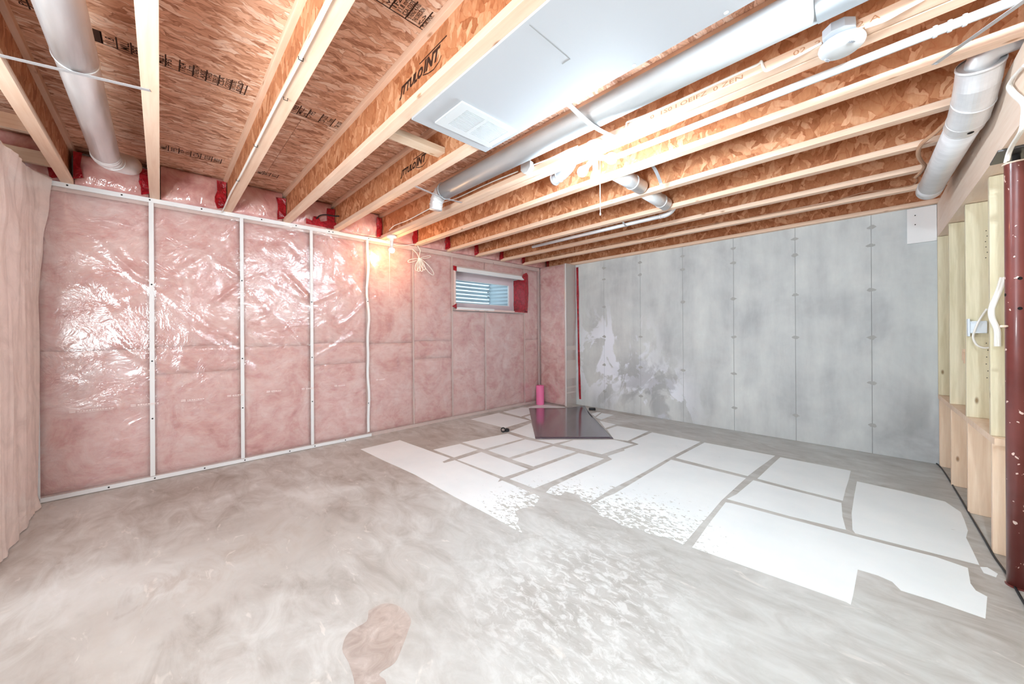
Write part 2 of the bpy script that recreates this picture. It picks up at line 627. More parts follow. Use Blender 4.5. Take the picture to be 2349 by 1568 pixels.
def post_mat():
    m = Mat('red_oxide_steel', rough=0.3, spec=0.5, coat=0.25)
    n = m.noise(m.coords(rand=False), 5, 3)
    col = m.ramp(n, [(0.3, srgb(100, 44, 40)), (0.7, srgb(124, 62, 57))])
    sp = m.noise(m.coords(scale=(1, 1, 0.8), rand=False), 38, 2, 0.5, 0.3)
    col = m.mix(m.ramp(sp, [(0.69, G), (0.70, WH)]), col, srgb(232, 206, 196))
    m.color(col)
    return m.m


M_post = post_mat()
M_plate = Mat('dark_steel_plate', srgb(92, 90, 90), 0.4, 0.6).m


def mat_mat():
    m = Mat('glossy_black_mat', srgb(80, 71, 84), 0.25, spec=0.8, coat=1.0)
    m.b.inputs['Coat Roughness'].default_value = 0.12
    return m.m


M_mat = mat_mat()
M_beige_grey = Mat('beige_grey_end_board', srgb(206, 194, 188), 0.7).m
M_backing = Mat('beige_backing_board', srgb(216, 200, 176), 0.8).m
M_vinyl = Mat('white_pink_vinyl', srgb(238, 220, 226), 0.35).m
M_well = Mat('corrugated_galvanised_well', srgb(214, 226, 232), 0.4, 0.25).m
M_gravel = Mat('grey_gravel', srgb(150, 150, 148), 0.9).m
M_beige = Mat('beige_reveal_board', srgb(232, 206, 200), 0.6).m


def glass():
    m = Mat('window_glass')
    m.nt.nodes.remove(m.b)
    tr = m.n('ShaderNodeBsdfTransparent', {'Color': (0.93, 0.98, 1.0, 1)})
    go = m.n('ShaderNodeBsdfGlossy', {'Roughness': 0.02})
    lw = m.n('ShaderNodeLayerWeight', {'Blend': 0.5}).outputs['Facing']
    fr = m.math('ADD', 0.03, m.math('MULTIPLY', m.math('POWER', lw, 4.0), 0.5))
    s = m.n('ShaderNodeMixShader', {0: fr, 1: tr.outputs[0], 2: go.outputs[0]})
    m.link(s.outputs[0], m.out.inputs['Surface'])
    return m.m


M_glass = glass()


def glow(name, col, strength):
    m = Mat(name)
    m.b.inputs['Base Color'].default_value = (1, 1, 1, 1)
    m.b.inputs['Emission Color'].default_value = col
    m.b.inputs['Emission Strength'].default_value = strength
    return m.m


M_bulb = glow('lit_cool_bulb', (0.77, 0.95, 1.06, 1), BULB_COOL)
M_bulb_w = glow('lit_warm_bulb', (1.0, 0.58, 0.27, 1), BULB_WARM)
M_bulb_fill = glow('added_fill_bulb', (0.81, 0.96, 1.06, 1), BULB_FILL)

# ------------------------------------------------------------------ FLOOR
bm = bmesh.new()
box(bm, -0.4, 7.0, -4.2, 5.5, -0.12, 0.0)
floor = struct(link('floor', bm, M_floor))

PX2 = lambda p: (820 + p[0] * 800 / 2349, 900 + p[1] * 800 / 2349)
PX3 = lambda p: (1400 + p[0] * 949 / 2349, 950 + p[1] * 949 / 2349)
panels2 = [
    [(20, 382), (285, 320), (625, 442), (572, 466), (584, 474), (655, 455), (960, 580), (945, 603), (975, 592), (1160, 670), (1115, 690), (1130, 698), (1190, 682), (1225, 702), (1212, 735), (1190, 768), (1115, 775), (1075, 792), (1060, 810), (1085, 850), (1075, 880), (1110, 945), (1050, 915), (900, 830), (650, 700), (390, 555), (180, 460)],
    [(510, 385), (690, 345), (810, 385), (650, 437)],
    [(705, 335), (1010, 275), (1115, 310), (850, 382)],
    [(672, 452), (835, 400), (1150, 515), (985, 570)],
    [(880, 390), (1130, 315), (1300, 350), (1020, 438)],
    [(1040, 450), (1320, 360), (1470, 398), (1185, 498)],
    [(1025, 582), (1490, 407), (1660, 445), (1400, 560), (1190, 645)],
    [(1025, 262), (1170, 205), (1200, 312), (1150, 300)],
    [(760, 180), (950, 137), (1160, 188), (990, 238)],
    [(980, 130), (1110, 100), (1162, 100), (1168, 140), (1100, 162)],
    [(1125, 165), (1165, 152), (1170, 186)],
    [(1150, 97), (1215, 84), (1265, 82), (1395, 97), (1400, 101), (1160, 103)],
    [(1205, 318), (1435, 319), (1320, 345)],
    [(1362, 350), (1455, 320), (1730, 318), (1858, 348), (1645, 415)],
    [(1575, 143), (1612, 133), (1640, 133), (1600, 160)],
    [(1605, 168), (1645, 138), (1725, 150), (1642, 182)],
    [(1630, 190), (1740, 215), (1668, 240)],
    [(1680, 248), (1750, 225), (1960, 260), (1820, 325), (1725, 312)],
    [(1842, 328), (1985, 268), (2310, 332), (2100, 440), (1850, 580), (1700, 655), (1560, 745), (1510, 725), (1490, 690), (1400, 665), (1372, 690), (1330, 690), (1270, 672), (1300, 640), (1420, 582), (1715, 450), (1685, 428), (1800, 390), (1795, 382), (1895, 348)],
]
panels3 = [
    [(370, 247), (535, 160), (935, 235), (780, 350)],
    [(345, 257), (770, 362), (630, 490), (500, 640), (415, 740), (330, 700), (250, 690), (160, 650), (80, 640), (20, 600), (-60, 575), (-75, 545), (-112, 517), (-30, 470), (20, 452)],
    [(835, 365), (965, 243), (1365, 320), (1320, 490)],
    [(812, 374), (1312, 502), (1318, 580), (1338, 655), (1020, 578), (690, 488), (662, 480), (715, 455)],
    [(1400, 380), (1650, 435), (1900, 495), (1990, 555), (2010, 600), (2030, 660), (2020, 700), (2045, 750), (2060, 780), (2095, 855), (1850, 792), (1390, 675), (1375, 655), (1370, 560), (1385, 460)],
    [(655, 499), (690, 505), (1020, 594), (1400, 695), (1850, 810), (2030, 872), (2045, 960), (2075, 1000), (2140, 1035), (2130, 1160), (1850, 1062), (1650, 1000), (1600, 950), (1520, 915), (1405, 880), (1378, 1030), (1365, 1080), (1340, 1065), (830, 885), (465, 755), (560, 620)],
    [(2100, 866), (2140, 868), (2200, 905), (2190, 925), (2120, 900)],
]
for poly_px, conv in [(p, PX2) for p in panels2] + [(p, PX3) for p in panels3]:
    bm = bmesh.new()
    w = [on_z(*conv(p)) for p in poly_px]
    # roughen the long outline edges a little, as worn paint is
    out = []
    for i, a in enumerate(w):
        b = w[(i + 1) % len(w)]
        out.append(a)
        L = (b - a).length
        k = int(L / 0.22)
        nrm = V((-(b - a).y, (b - a).x, 0)).normalized() if L > 0 else V()
        for j in range(1, k):
            out.append(a.lerp(b, j / k) + nrm * random.uniform(-.003, .003))
    slab(bm, [(p.x, p.y) for p in out], 0.0002, 0.0012)
    link('painted_panel', bm, M_paint, floor)


def blotch(name, px, mat, zz):
    bm = bmesh.new()
    P = [on_z(*p) for p in px]
    P = smooth_pts(P + [P[0]], 4)[:-1]
    slab(bm, [(p.x, p.y) for p in P], 0.0002, zz)
    return link(name, bm, mat, floor)


def stain_mat():
    m = Mat('damp_concrete_stain', rough=0.35)
    n = m.noise(m.coords(world=True), 11, 5, 0.65, 1.0)
    m.color(m.ramp(n, [(0.3, srgb(156, 143, 136)), (0.55, srgb(180, 169, 163)), (0.8, srgb(206, 200, 196))]))
    return m.m


M_stain = stain_mat()
blotch('stain', [(845, 1400), (880, 1384), (915, 1390), (942, 1418), (935, 1450), (920, 1490), (905, 1520), (870, 1545), (885, 1562), (880, 1600), (820, 1600), (812, 1560), (800, 1520), (785, 1488), (800, 1450), (840, 1425)], M_stain, 0.0006)

# ------------------------------------------------------------------ CEILING (subfloor sheets and their stamps)
ceil = bpy.data.objects.new('ceiling', None)
COL.objects.link(ceil)
struct(ceil)
xs = [-0.30, 0.335, 1.555, 2.775, 3.995, 5.215, 7.0]
for a, b in zip(xs, xs[1:]):
    ys = [-1.75, 0.69, 3.13, 5.5] if xs.index(a) % 2 else [-1.75, -0.53, 1.91, 4.34, 5.5]
    for c, d in zip(ys, ys[1:]):
        bm = bmesh.new()
        box(bm, a + .0015, b - .0015, c + .001, d - .001, TOP, TOP + .018)
        link('subfloor_sheet', bm, M_osb_ceil, ceil)
bm = bmesh.new()
box(bm, -0.3, 7.0, -1.75, 5.5, TOP + .02, TOP + .05)
link('floor_deck_backing', bm, M_osb_ceil, ceil)


def stamp(x, y0, cells, size, h, rule=True):
    """grade stamp printed on the underside of the subfloor; cells run along +y, text reads along +x"""
    bm = bmesh.new()
    y = y0
    M = frame3((x, 0, TOP - .0006), (1, 0, 0), (0, -1, 0))
    for w, lines in cells:
        # M maps (X, Y) -> (x + X, -Y)
        if lines and lines[0] == '#':
            quad(bm, M, 0, h, -(y + w), -y)
        elif lines:
            n = len(lines)
            for i, t in enumerate(lines):
                s = min(size * 1.5, w / (n + .05) * 1.15)
                letters(bm, t, s, M @ Matrix.Translation((0.012, -(y + (i + .85) * w / n), 0)), squash=min(1.6, (h - .02) / max(.01, len(t) * s * .56)), bold=.016)
        y += w
        quad(bm, M, 0, h, -(y + .003), -(y - .003))
    if rule:
        quad(bm, M, -.005, .0, -y, -y0)
    o = link('grade_stamp', bm, M_ink, ceil)
    o['kind'] = 'stuff'
    return o


stamp(2.762, 0.56, [(.05, ['R-1']), (.045, ['MILL']), (.085, ['PFS', '\u2713  6']), (.075, ['1F24', '11.8 mm', 'CSA O325']), (.075, ['STRENGTH AXIS', 'THIS DIRECTION', '<->']), (.035, ['THIS SIDE'])], .03, .115)
stamp(1.60, -0.02, [(.045, ['MILL 6']), (.055, ['PFS', '']), (.055, ['1F24', '11.8 mm']), (.055, ['STRENGTH', 'AXIS']), (.055, ['THIS', 'SIDE UP']), (.055, ['CSA', 'O325']), (.05, ['EXPOSURE', 'BOND']), (.02, ['I'])], .03, .115)
stamp(1.60, 0.60, [(.05, ['1988']), (.055, ['MILL', 'H']), (.075, ['\u2713 PFS', '']), (.075, ['CSA O325', '11.8 mm']), (.07, ['THIS SIDE'])], .035, .12)
stamp(1.60, -0.235, [(.035, ['#']), (.05, ['11.8']), (.05, ['MILL']), (.04, ['PFS'])], .03, .1)
stamp(1.66, -0.44, [(.03, ['PFS']), (.03, ['6'])], .03, .1, rule=False)
stamp(.375, -0.01, [(.06, ['MILL']), (.06, ['PFS']), (.07, ['1F24', '11.8']), (.06, ['CSA']), (.07, ['O325']), (.06, ['THIS SIDE'])], .035, .11)
stamp(.36, 0.62, [(.05, ['MILL']), (.05, ['PFS']), (.06, ['UNIT 7'])], .035, .1, rule=False)

# ------------------------------------------------------------------ LEFT WALL
wl = bpy.data.objects.new('wall_left', None)
COL.objects.link(wl)
struct(wl)
WY0, WY1, WZ0, WZ1 = 3.03, 4.437, 1.58, 2.165    # window opening
bm = bmesh.new()      # foundation behind the framing, open at the window
for (a, b, c, d) in ((-1.0, WY0, 0, 2.7), (WY1, 5.4, 0, 2.7), (WY0, WY1, 0, WZ0), (WY0, WY1, WZ1, 2.7)):
    box(bm, -0.36, -0.15, a, b, c, d)
link('foundation', bm, M_conc, wl)
STUDS = [-0.652, -0.052, 0.56, 1.163, 1.765, 2.375, 2.985, 3.60, 4.455, 4.83]
bm0 = None
for y in STUDS:
    bm = bmesh.new()
    if y == 3.60:
        box(bm, -.14, -.022, y - .007, y + .007, .04, WZ0 - .04)
    else:
        box(bm, -.14, -.016, y - .007, y + .007, .04, 2.30)
    link('stud', bm, M_stud_dim, wl)
bm = bmesh.new()
box(bm, -.14, -.004, -.66, 4.82, 0.0, .038)
link('bottom_plate', bm, M_stud_dim, wl)
bm = bmesh.new()
box(bm, -.14, -.004, -.66, 4.82, 2.30, 2.355)
link('top_plate', bm, M_stud_dim, wl)


def batt(y0, y1, z0, z1, seed, parent, axis='x', at=-0.02, depth=.1, s=1):
    """lumpy glass-wool batt; its face bulges towards the room"""
    bm = bmesh.new()
    ny, nz = max(3, int((y1 - y0) / .035)), max(3, int((z1 - z0) / .05))
    g = []
    for i in range(ny + 1):
        col = []
        for j in range(nz + 1):
            y, z = y0 + (y1 - y0) * i / ny, z0 + (z1 - z0) * j / nz
            u = (.25 + .75 * math.sin(PI * i / ny) ** .4) * (.55 + .45 * math.sin(PI * j / nz) ** .3)
            d = .012 * u + .014 * noise.noise(V((y * 5, z * 5, seed))) * u + .007 * noise.noise(V((y * 14, z * 14, seed))) * u
            p = V((at - .012 + d * s, y, z)) if axis == 'x' else V((y, at + .012 - d, z))
            col.append(bm.verts.new(p))
        g.append(col)
    for i in range(ny):
        for j in range(nz):
            bm.faces.new((g[i][j], g[i + 1][j], g[i + 1][j + 1], g[i][j + 1]))
    # sides and back
    back = {}
    rim = [(i, 0) for i in range(ny)] + [(ny, j) for j in range(nz)] + [(i, nz) for i in range(ny, 0, -1)] + [(0, j) for j in range(nz, 0, -1)]
    bk = []
    for i, j in rim:
        p = g[i][j].co.copy()
        if axis == 'x':
            p.x = at - depth
        else:
            p.y = at + depth
        bk.append(bm.verts.new(p))
    for k in range(len(rim)):
        a, b = rim[k], rim[(k + 1) % len(rim)]
        bm.faces.new((g[a[0]][a[1]], g[b[0]][b[1]], bk[(k + 1) % len(rim)], bk[k]))
    return link('insulation_batt', bm, M_wool, parent, True)


for k, (a, b) in enumerate(zip(STUDS, STUDS[1:])):
    if a >= 2.98 and b <= 4.46:
        batt(a + .009, b - .009, .04, WZ0 - .045, k, wl)
        batt(a + .009, b - .009, WZ1 + .005, 2.30, k + 40, wl)
    else:
        n = 3
        cuts = [.04, 0.86 + .02 * (k % 2), 1.12, 2.30] if k % 2 else [.04, 1.1, 2.30]
        for q, (c, d) in enumerate(zip(cuts, cuts[1:])):
            batt(a + .009, min(b - .009, RET - .002), c + .001, d - .001, k + 7 * q, wl)

FOLDS = []
rnd = random.Random(11)
for (y, z) in ((-.052, 1.62), (-.052, .95), (.56, 1.72), (.56, .98), (1.163, 1.55), (1.163, .95), (1.765, 1.6), (-.052, 1.62), (.56, 1.72)):
    for k in range(9):
        ang = rnd.choice((2.25, 2.3, 2.4, 2.15, 2.5, -.75, -.9, 0.6, -2.4, 2.2)) + rnd.uniform(-.18, .18)
        L = rnd.uniform(.12, .55)
        s = rnd.uniform(.02, .1)
        FOLDS.append((y + math.cos(ang) * s, z + math.sin(ang) * s, math.cos(ang), math.sin(ang), L, rnd.uniform(.004, .011), rnd.uniform(.007, .016)))
for k in range(60):
    y, z = rnd.uniform(-.5, 2.6), rnd.uniform(.2, 2.2)
    ang = rnd.choice((2.3, 2.35, 2.2, 1.6, 1.5, 0.05)) + rnd.uniform(-.25, .25)
    FOLDS.append((y, z, math.cos(ang), math.sin(ang), rnd.uniform(.06, .3), rnd.uniform(.003, .007), rnd.uniform(.008, .02)))
for k in range(5):       # the fold lines left from the packed roll, at half height
    FOLDS.append((-.6 + k * .7, 1.06 + .01 * k, 1, 0.012, .66, .006, .008))


def poly_off(y, z):
    d = .004 + .006 * noise.noise(V((y * 2.2, z * 1.6, 3))) + .003 * noise.noise(V((y * 9, z * 5, 8)))
    for (fy, fz, cx, sx, L, A, w) in FOLDS:
        ry, rz = y - fy, z - fz
        t = ry * cx + rz * sx
        if -.02 < t < L + .02:
            q = abs(-ry * sx + rz * cx)
            if q < 3 * w:
                tt = min(max(t / L, 0), 1)
                d += A * math.exp(-(q / w) ** 2) * math.sin(PI * min(1, tt * .9 + .1)) ** .6
    return d


bm = bmesh.new()
ny, nz = 300, 130
grid = {}
for i in range(ny + 1):
    for j in range(nz + 1):
        y, z = -.64 + (RET - .005 + .64) * i / ny, .004 + 2.352 * j / nz
        if WY0 + .012 < y < WY1 - .012 and WZ0 + .012 < z < WZ1 - .012:
            continue
        grid[i, j] = bm.verts.new((.006 + max(0, poly_off(y, z)), y, z))
for i in range(ny):
    for j in range(nz):
        q = [(i, j), (i + 1, j), (i + 1, j + 1), (i, j + 1)]
        if all(p in grid for p in q):
            bm.faces.new([grid[p] for p in q])
link('vapour_barrier', bm, M_poly, wl, True)


# rows of faint maker's marks printed along the plastic (too small to read)
M_print = Mat('white_print_on_plastic', srgb(240, 222, 220), 0.5).m
bm = bmesh.new()
rr = random.Random(3)
for (u, v, w) in ((160, 946, .40), (300, 931, .30), (415, 920, .26), (520, 909, .22), (610, 899, .22), (690, 893, .2), (765, 886, .2), (860, 872, .18)):
    r = unray(u, v)
    t = -CX / r.x
    py, pz = r.y * t, CH + r.z * t
    w *= .55
    M = frame3((.03, py, pz), (0, 1, 0), (0, 0, 1))
    quad(bm, M, 0, .03, .0, .006)
    quad(bm, M, 0, .03, .010, .016)
    y_ = .04
    while y_ < w:
        d_ = rr.uniform(.006, .016)
        quad(bm, M, y_, y_ + d_, .004, .012)
        y_ += d_ + .004
    quad(bm, M, .04, w, -.004, -.0015)
o = link('printed_marks', bm, M_print, wl)
o['kind'] = 'stuff'


def batten(y0, y1, z0, z1, screws, wav=0.0, x=.012, t=.006):
    bm = bmesh.new()
    if wav:
        n = 24
        P = []
        for k in range(n + 1):
            z = z0 + (z1 - z0) * k / n
            off = wav * noise.noise(V((z * 3.2, 5, 1)))
            P.append((y0 + off, y1 + off, z))
        rows = [[bm.verts.new((xx, yy, z)) for xx, yy in ((x, a), (x, b), (x + t, b), (x + t, a))] for a, b, z in P]
        for r, s in zip(rows, rows[1:]):
            for k in range(4):
                bm.faces.new((r[k], r[(k + 1) % 4], s[(k + 1) % 4], s[k]))
        bm.faces.new(rows[0])
        bm.faces.new(rows[-1][::-1])
    else:
        box(bm, x, x + t, y0, y1, z0, z1, bev=.0012)
    o = link('batten', bm, M_white_wood, wl)
    for (sy, sz) in screws:
        bm = bmesh.new()
        lathe(bm, [(0, .0022), (.004, .0018), (.0062, 0), (.0062, -.001)], 10, aim((x + t, sy, sz), (1, 0, 0)))
        link('screw', bm, M_screw, o, True)
    return o


batten(-.067, -.037, .04, 2.325, [(-.052, z) for z in (1.64, 1.0, .52)])
batten(.546, .574, .04, 2.325, [(.56, z) for z in (1.73, .99, .52)])
batten(1.149, 1.177, .04, 2.325, [(1.163, z) for z in (1.56, .97, .5)])
batten(1.752, 1.778, .06, 2.32, [(1.765, z) for z in (1.6, .4)], wav=.018)
batten(-.60, 2.08, 2.325, 2.362, [(y, 2.345) for y in (-.5, -.22, -.06, .27, .72, 1.02, 1.34, 1.38, 1.78)], x=.012)
batten(-.66, 1.80, .004, .036, [(y, .02) for y in (-.3, -.04, .28, .575, .95, 1.185, 1.5)], x=.012)
batten(-.662, -.634, .0, 1.30, [], x=.012)

# insulation stuffed between the joist ends, wrapped in plastic, and its tape
JO = [(-1.02, -.96), (-.53, -.47), (-.062, .002), (.426, .487), (.905, .967), (1.374, 1.436), (1.915, 2.05), (2.393, 2.455), (2.895, 2.957), (3.40, 3.462), (3.905, 3.967), (4.40, 4.462), (5.02, 5.08)]
for k, (p, q) in enumerate(zip(JO, JO[1:])):
    y0, y1 = p[1] + .004, q[0] - .004
    bm = bmesh.new()
    n1, n2 = 16, 12
    g = []
    topz = TOP - .006 if k != 1 else 2.60
    for i in range(n1 + 1):
        col = []
        for j in range(n2 + 1):
            y, z = y0 + (y1 - y0) * i / n1, H + .004 + (topz - H - .004) * j / n2
            u = math.sin(PI * i / n1) ** .5
            w = math.sin(PI * (.12 + .88 * j / n2)) ** .6 if j < n2 else 0
            d = .05 * u * w + .018 * noise.noise(V((y * 7, z * 9, k * 3.3))) * u * (0.3 + w)
            col.append(bm.verts.new((.0 + d, y, z)))
        g.append(col)
    for i in range(n1):
        for j in range(n2):
            bm.faces.new((g[i][j], g[i + 1][j], g[i + 1][j + 1], g[i][j + 1]))
    bk = [bm.verts.new((-.14, c[0].co.y, c[0].co.z)) for c in g] + [bm.verts.new((-.14, c[-1].co.y, c[-1].co.z)) for c in g]
    m_ = n1 + 1
    for i in range(n1):
        bm.faces.new((g[i][0], bk[i], bk[i + 1], g[i + 1][0]))
        bm.faces.new((g[i][-1], g[i + 1][-1], bk[m_ + i + 1], bk[m_ + i]))
        bm.faces.new((bk[i], bk[m_ + i], bk[m_ + i + 1], bk[i + 1]))
    o = link('rim_insulation', bm, M_wrap, wl, True)
    # tape up the joist on the far side of the bay, ragged
    rr = random.Random(k)
    bm = bmesh.new()
    zt = 2.60 + rr.uniform(-.02, .03)
    L = [(y1 - .052 + rr.uniform(-.012, .012), z) for z in (H + .01, 2.43, 2.47, 2.53, zt)]
    R = [(y1 + .022, z) for z in (zt, 2.53, 2.45, H + .035)]
    prism(bm, [(.036 + .01 * math.sin(y * 40 + z * 30), y, z) for y, z in L + R], (1, 0, 0), .006)
    link('red_tape', bm, M_red, o)
    if k == 0:
        pass
    if k == 1:
        bm = bmesh.new()
        prism(bm, [(.05, y0 - .004, z) for z in ()] or [(.06, y0, H + .03), (.06, y0 + .05, H + .05), (.058, y0 + .035, 2.5), (.055, y0 + .045, 2.6), (.05, y0, 2.6)], (1, 0, 0), .005)
        link('red_tape', bm, M_red, o)
    if k == 4:     # patch of tape at the foot of the bay by the black nozzle
        bm = bmesh.new()
        prism(bm, [(.062, y, z) for y, z in ((1.10, 2.372), (1.40, 2.368), (1.405, 2.44), (1.33, 2.452), (1.24, 2.42), (1.22, 2.47), (1.17, 2.465), (1.16, 2.415), (1.10, 2.43))], (1, 0, 0), .006)
        link('red_tape', bm, M_red, o)

# black cable end poking out of the tape between two joists
bm = bmesh.new()
tube(bm, smooth_pts([(.07, 1.20, 2.445), (.11, 1.22, 2.47), (.17, 1.26, 2.475), (.25, 1.32, 2.455), (.30, 1.35, 2.45)]), .007, 8)
tag(link('cable_stub', bm, M_black), 'short black cable end poking out of red tape under the ceiling', 'cable')

# ------------------------------------------------------------------ WINDOW
win = bpy.data.objects.new('window_1', None)
COL.objects.link(win)
win.location = (0, (WY0 + WY1) / 2, WZ0)
struct(win)
XD = -.274
bm = bmesh.new()
box(bm, XD - .05, .012, WY0 - .03, WY0 - .004, WZ0, WZ1)
box(bm, XD - .05, .012, WY0, WY1, WZ0 - .03, WZ0)
box(bm, XD - .05, .004, WY1 + .004, WY1 + .03, WZ0, WZ1)
box(bm, XD - .05, .004, WY0, WY1, WZ1, WZ1 + .02)
link('reveal_lining', bm, M_beige, win)
bm = bmesh.new()
box(bm, -.03, .016, WY0, WY1 - .02, 2.105, WZ1 - .002, bev=.003)
link('header_board', bm, M_white_wood, win)
bm = bmesh.new()
box(bm, -.03, .016, WY0, WY0 + .72, WZ0 - .018, WZ0 + .012, bev=.004)
link('sill_board', bm, M_white_wood, win)
FZ0, FZ1 = WZ0 + .045, 2.115
bm = bmesh.new()
for (a, b, c, d) in ((WY0, WY1 - .003, FZ0 - .045, FZ0 + .05), (WY0, WY1 - .003, FZ1 - .075, FZ1 + .045), (WY0, WY0 + .09, FZ0 + .05, FZ1 - .075), (WY1 - .092, WY1 - .003, FZ0 + .05, FZ1 - .075)):
    box(bm, XD - .045, XD, a, b, c, d)
link('window_frame', bm, M_vinyl, win)
bm = bmesh.new()
for (a, b, c, d) in ((WY0 + .09, WY1 - .09, FZ0 + .0502, FZ0 + .062), (WY0 + .09, WY1 - .09, FZ1 - .087, FZ1 - .0752), (WY1 - .106, WY1 - .0922, FZ0 + .062, FZ1 - .087)):
    box(bm, XD - .03, XD - .012, a, b, c, d)
link('glazing_bead', bm, M_white, win)
bm = bmesh.new()
box(bm, XD - .026, XD - .022, WY0 + .085, WY1 - .09, FZ0 + .045, FZ1 - .07)
link('pane', bm, M_glass, win)
# crumpled red tape over the far reveal and its corners
bm = bmesh.new()
n1, n2 = 14, 26
g = []
for i in range(n1 + 1):
    col = []
    for j in range(n2 + 1):
        t, z = i / n1, WZ0 + .004 + (2.12 - WZ0) * j / n2
        x = XD + .02 + (.03 - XD - .02) * t
        col.append(bm.verts.new((x, WY1 - .006 - .016 * abs(noise.noise(V((t * 5, z * 9, 2)))) - .02 * math.sin(PI * t) * noise.noise(V((t * 3, z * 22, 5))) ** 2, z)))
    g.append(col)
for i in range(n1):
    for j in range(n2):
        bm.faces.new((g[i][j], g[i + 1][j], g[i + 1][j + 1], g[i][j + 1]))
link('red_tape', bm, M_red, win, True)
bm = bmesh.new()
prism(bm, [(.02, y, z) for y, z in ((WY1 - .03, 1.575), (WY1 + .05, 1.572), (WY1 + .075, 1.9), (WY1 + .065, 2.2), (WY1 + .03, 2.235), (WY1 - .05, 2.2), (WY1 - .075, 2.15), (WY1 - .012, 2.1), (WY1 - .01, 1.62))], (1, 0, 0), .005)
link('red_tape', bm, M_red, win)
bm = bmesh.new()
prism(bm, [(.02, y, z) for y, z in ((WY1 - .25, 1.56), (WY1 + .05, 1.555), (WY1 + .05, 1.585), (WY1 - .25, 1.583))], (1, 0, 0), .005)
link('red_tape', bm, M_red, win)
for pts in (((WY0 - .05, 2.11), (WY0 + .006, 2.10), (WY0 + .006, 2.17), (WY0 - .05, 2.175)), ((WY0 - .075, 1.60), (WY0 + .004, 1.565), (WY0 + .004, 1.645))):
    bm = bmesh.new()
    prism(bm, [(.018, y, z) for y, z in pts], (1, 0, 0), .004)
    link('red_tape', bm, M_red, win)

# corrugated well outside the window
bm = bmesh.new()
path = [V((-.37, 2.7, 0)), V((-.9, 2.72, 0)), V((-.93, 2.78, 0)), V((-.95, 3.6, 0)), V((-.95, 4.40, 0)), V((-.93, 4.47, 0)), V((-.87, 4.50, 0)), V((-.37, 4.75, 0))]
path = smooth_pts(path, 3)
rows = []
for j in range(121):
    z = 1.2 + 1.2 * j / 120
    rows.append([])
    for i, p in enumerate(path):
        t = (path[min(i + 1, len(path) - 1)] - path[max(i - 1, 0)]).normalized()
        nrm = V((-t.y, t.x, 0))
        q = p + nrm * .011 * math.sin(2 * PI * z / .066)
        rows[-1].append(bm.verts.new((q.x, q.y, z)))
for a, b in zip(rows, rows[1:]):
    for i in range(len(path) - 1):
        bm.faces.new((a[i], a[i + 1], b[i + 1], b[i]))
wellt = thing('window_well', 'corrugated galvanised window well seen through the small window', 'window well', (-.65, 3.7, 1.2))
link('corrugated_wall', bm, M_well, wellt, True)
bm = bmesh.new()
box(bm, -1.0, -.36, 2.6, 4.85, 1.15, 1.22)
link('gravel_bed', bm, M_gravel, wellt)
for (y, z) in ((4.42, 1.98), (4.42, 1.90), (4.42, 1.55)):
    bm = bmesh.new()
    lathe(bm, [(0, .006), (.008, .004), (.01, 0), (.01, -.02)], 8, aim((-.925, y, z), (1, -.3, 0)))
    link('bolt', bm, M_plate, wellt, True)

# ------------------------------------------------------------------ SHORT INSULATED RETURN, then the concrete wall
wr = bpy.data.objects.new('wall_return', None)
COL.objects.link(wr)
struct(wr)
RX = .595
bm = bmesh.new()
box(bm, -.15, RX - .01, RET + .14, BACK, 0, 2.36)
box(bm, RX - .045, RX - .006, RET + .012, RET + .14, .0, 2.36)
link('stud', bm, M_stud_dim, wr)
batt(.01, RX - .05, .01, 2.35, 91, wr, 'y', RET + .02)
bm = bmesh.new()
n1, n2 = 40, 90
prof = []
for i in range(n1 + 1):
    t = i / n1
    prof.append((.012 + (RX - .012) * t / .72, RET) if t < .72 else (RX, RET + (BACK - .01 - RET) * (t - .72) / .28))
g = []
for i, (x, y) in enumerate(prof):
    col = []
    for j in range(n2 + 1):
        z = .004 + 2.35 * j / n2
        t = i / n1
        d = .012 * noise.noise(V((x * 6, z * 3, 7))) + .012 * abs(noise.noise(V((x * 12 + z * 5, z * 4, 9)))) * (1 if .2 < t < .72 else .4)
        col.append(bm.verts.new((x + (d if t >= .72 else 0), y - (d if t < .72 else 0), z)))
    g.append(col)
for i in range(n1):
    for j in range(n2):
        bm.faces.new((g[i][j], g[i + 1][j], g[i + 1][j + 1], g[i][j + 1]))
link('vapour_barrier', bm, M_poly, wr, True)
bm = bmesh.new()
tube(bm, [(RX - .002, RET - .006, .01), (RX + .001, RET - .004, 1.2), (RX - .001, RET - .005, 2.35)], .006, 6)
link('folded_edge', bm, M_white_wood, wr)
bm = bmesh.new()
box(bm, RX - .0055, RX - .002, RET + .012, BACK - .012, .0, 2.355)
link('end_board', bm, M_beige_grey, wr)

wb = bpy.data.objects.new('wall_back', None)
COL.objects.link(wb)
struct(wb)
bm = bmesh.new()
box(bm, -.3, 7.0, BACK + .004, BACK + .25, 0, 2.66)
link('joint_bed', bm, M_joint, wb)
SEAMS = [.5, 1.137, 1.745, 2.352, 2.958, 3.564, 4.167, 5.6]
for a, b in zip(SEAMS, SEAMS[1:]):
    bm = bmesh.new()
    box(bm, a + .0018, b - .0018, BACK, BACK + .02, .001, 2.40, bev=.001)
    link('concrete_panel', bm, M_conc, wb)
rr = random.Random(5)
for s in SEAMS[1:-1]:
    for z in (.28, .70, 1.15, 1.62, 2.06, 2.24):
        if rr.random() < .12:
            continue
        bm = bmesh.new()
        n = 12
        out = [(s + (.022 + .014 * rr.random()) * math.cos(2 * PI * k / n) * (1.2 if k in (0, 6) else 1), z + (.012 + .014 * rr.random()) * math.sin(2 * PI * k / n)) for k in range(n)]
        prism(bm, [(x, BACK - .0012, zz) for x, zz in out], (0, 1, 0), .002)
        link('form_tie', bm, M_tie, wb)
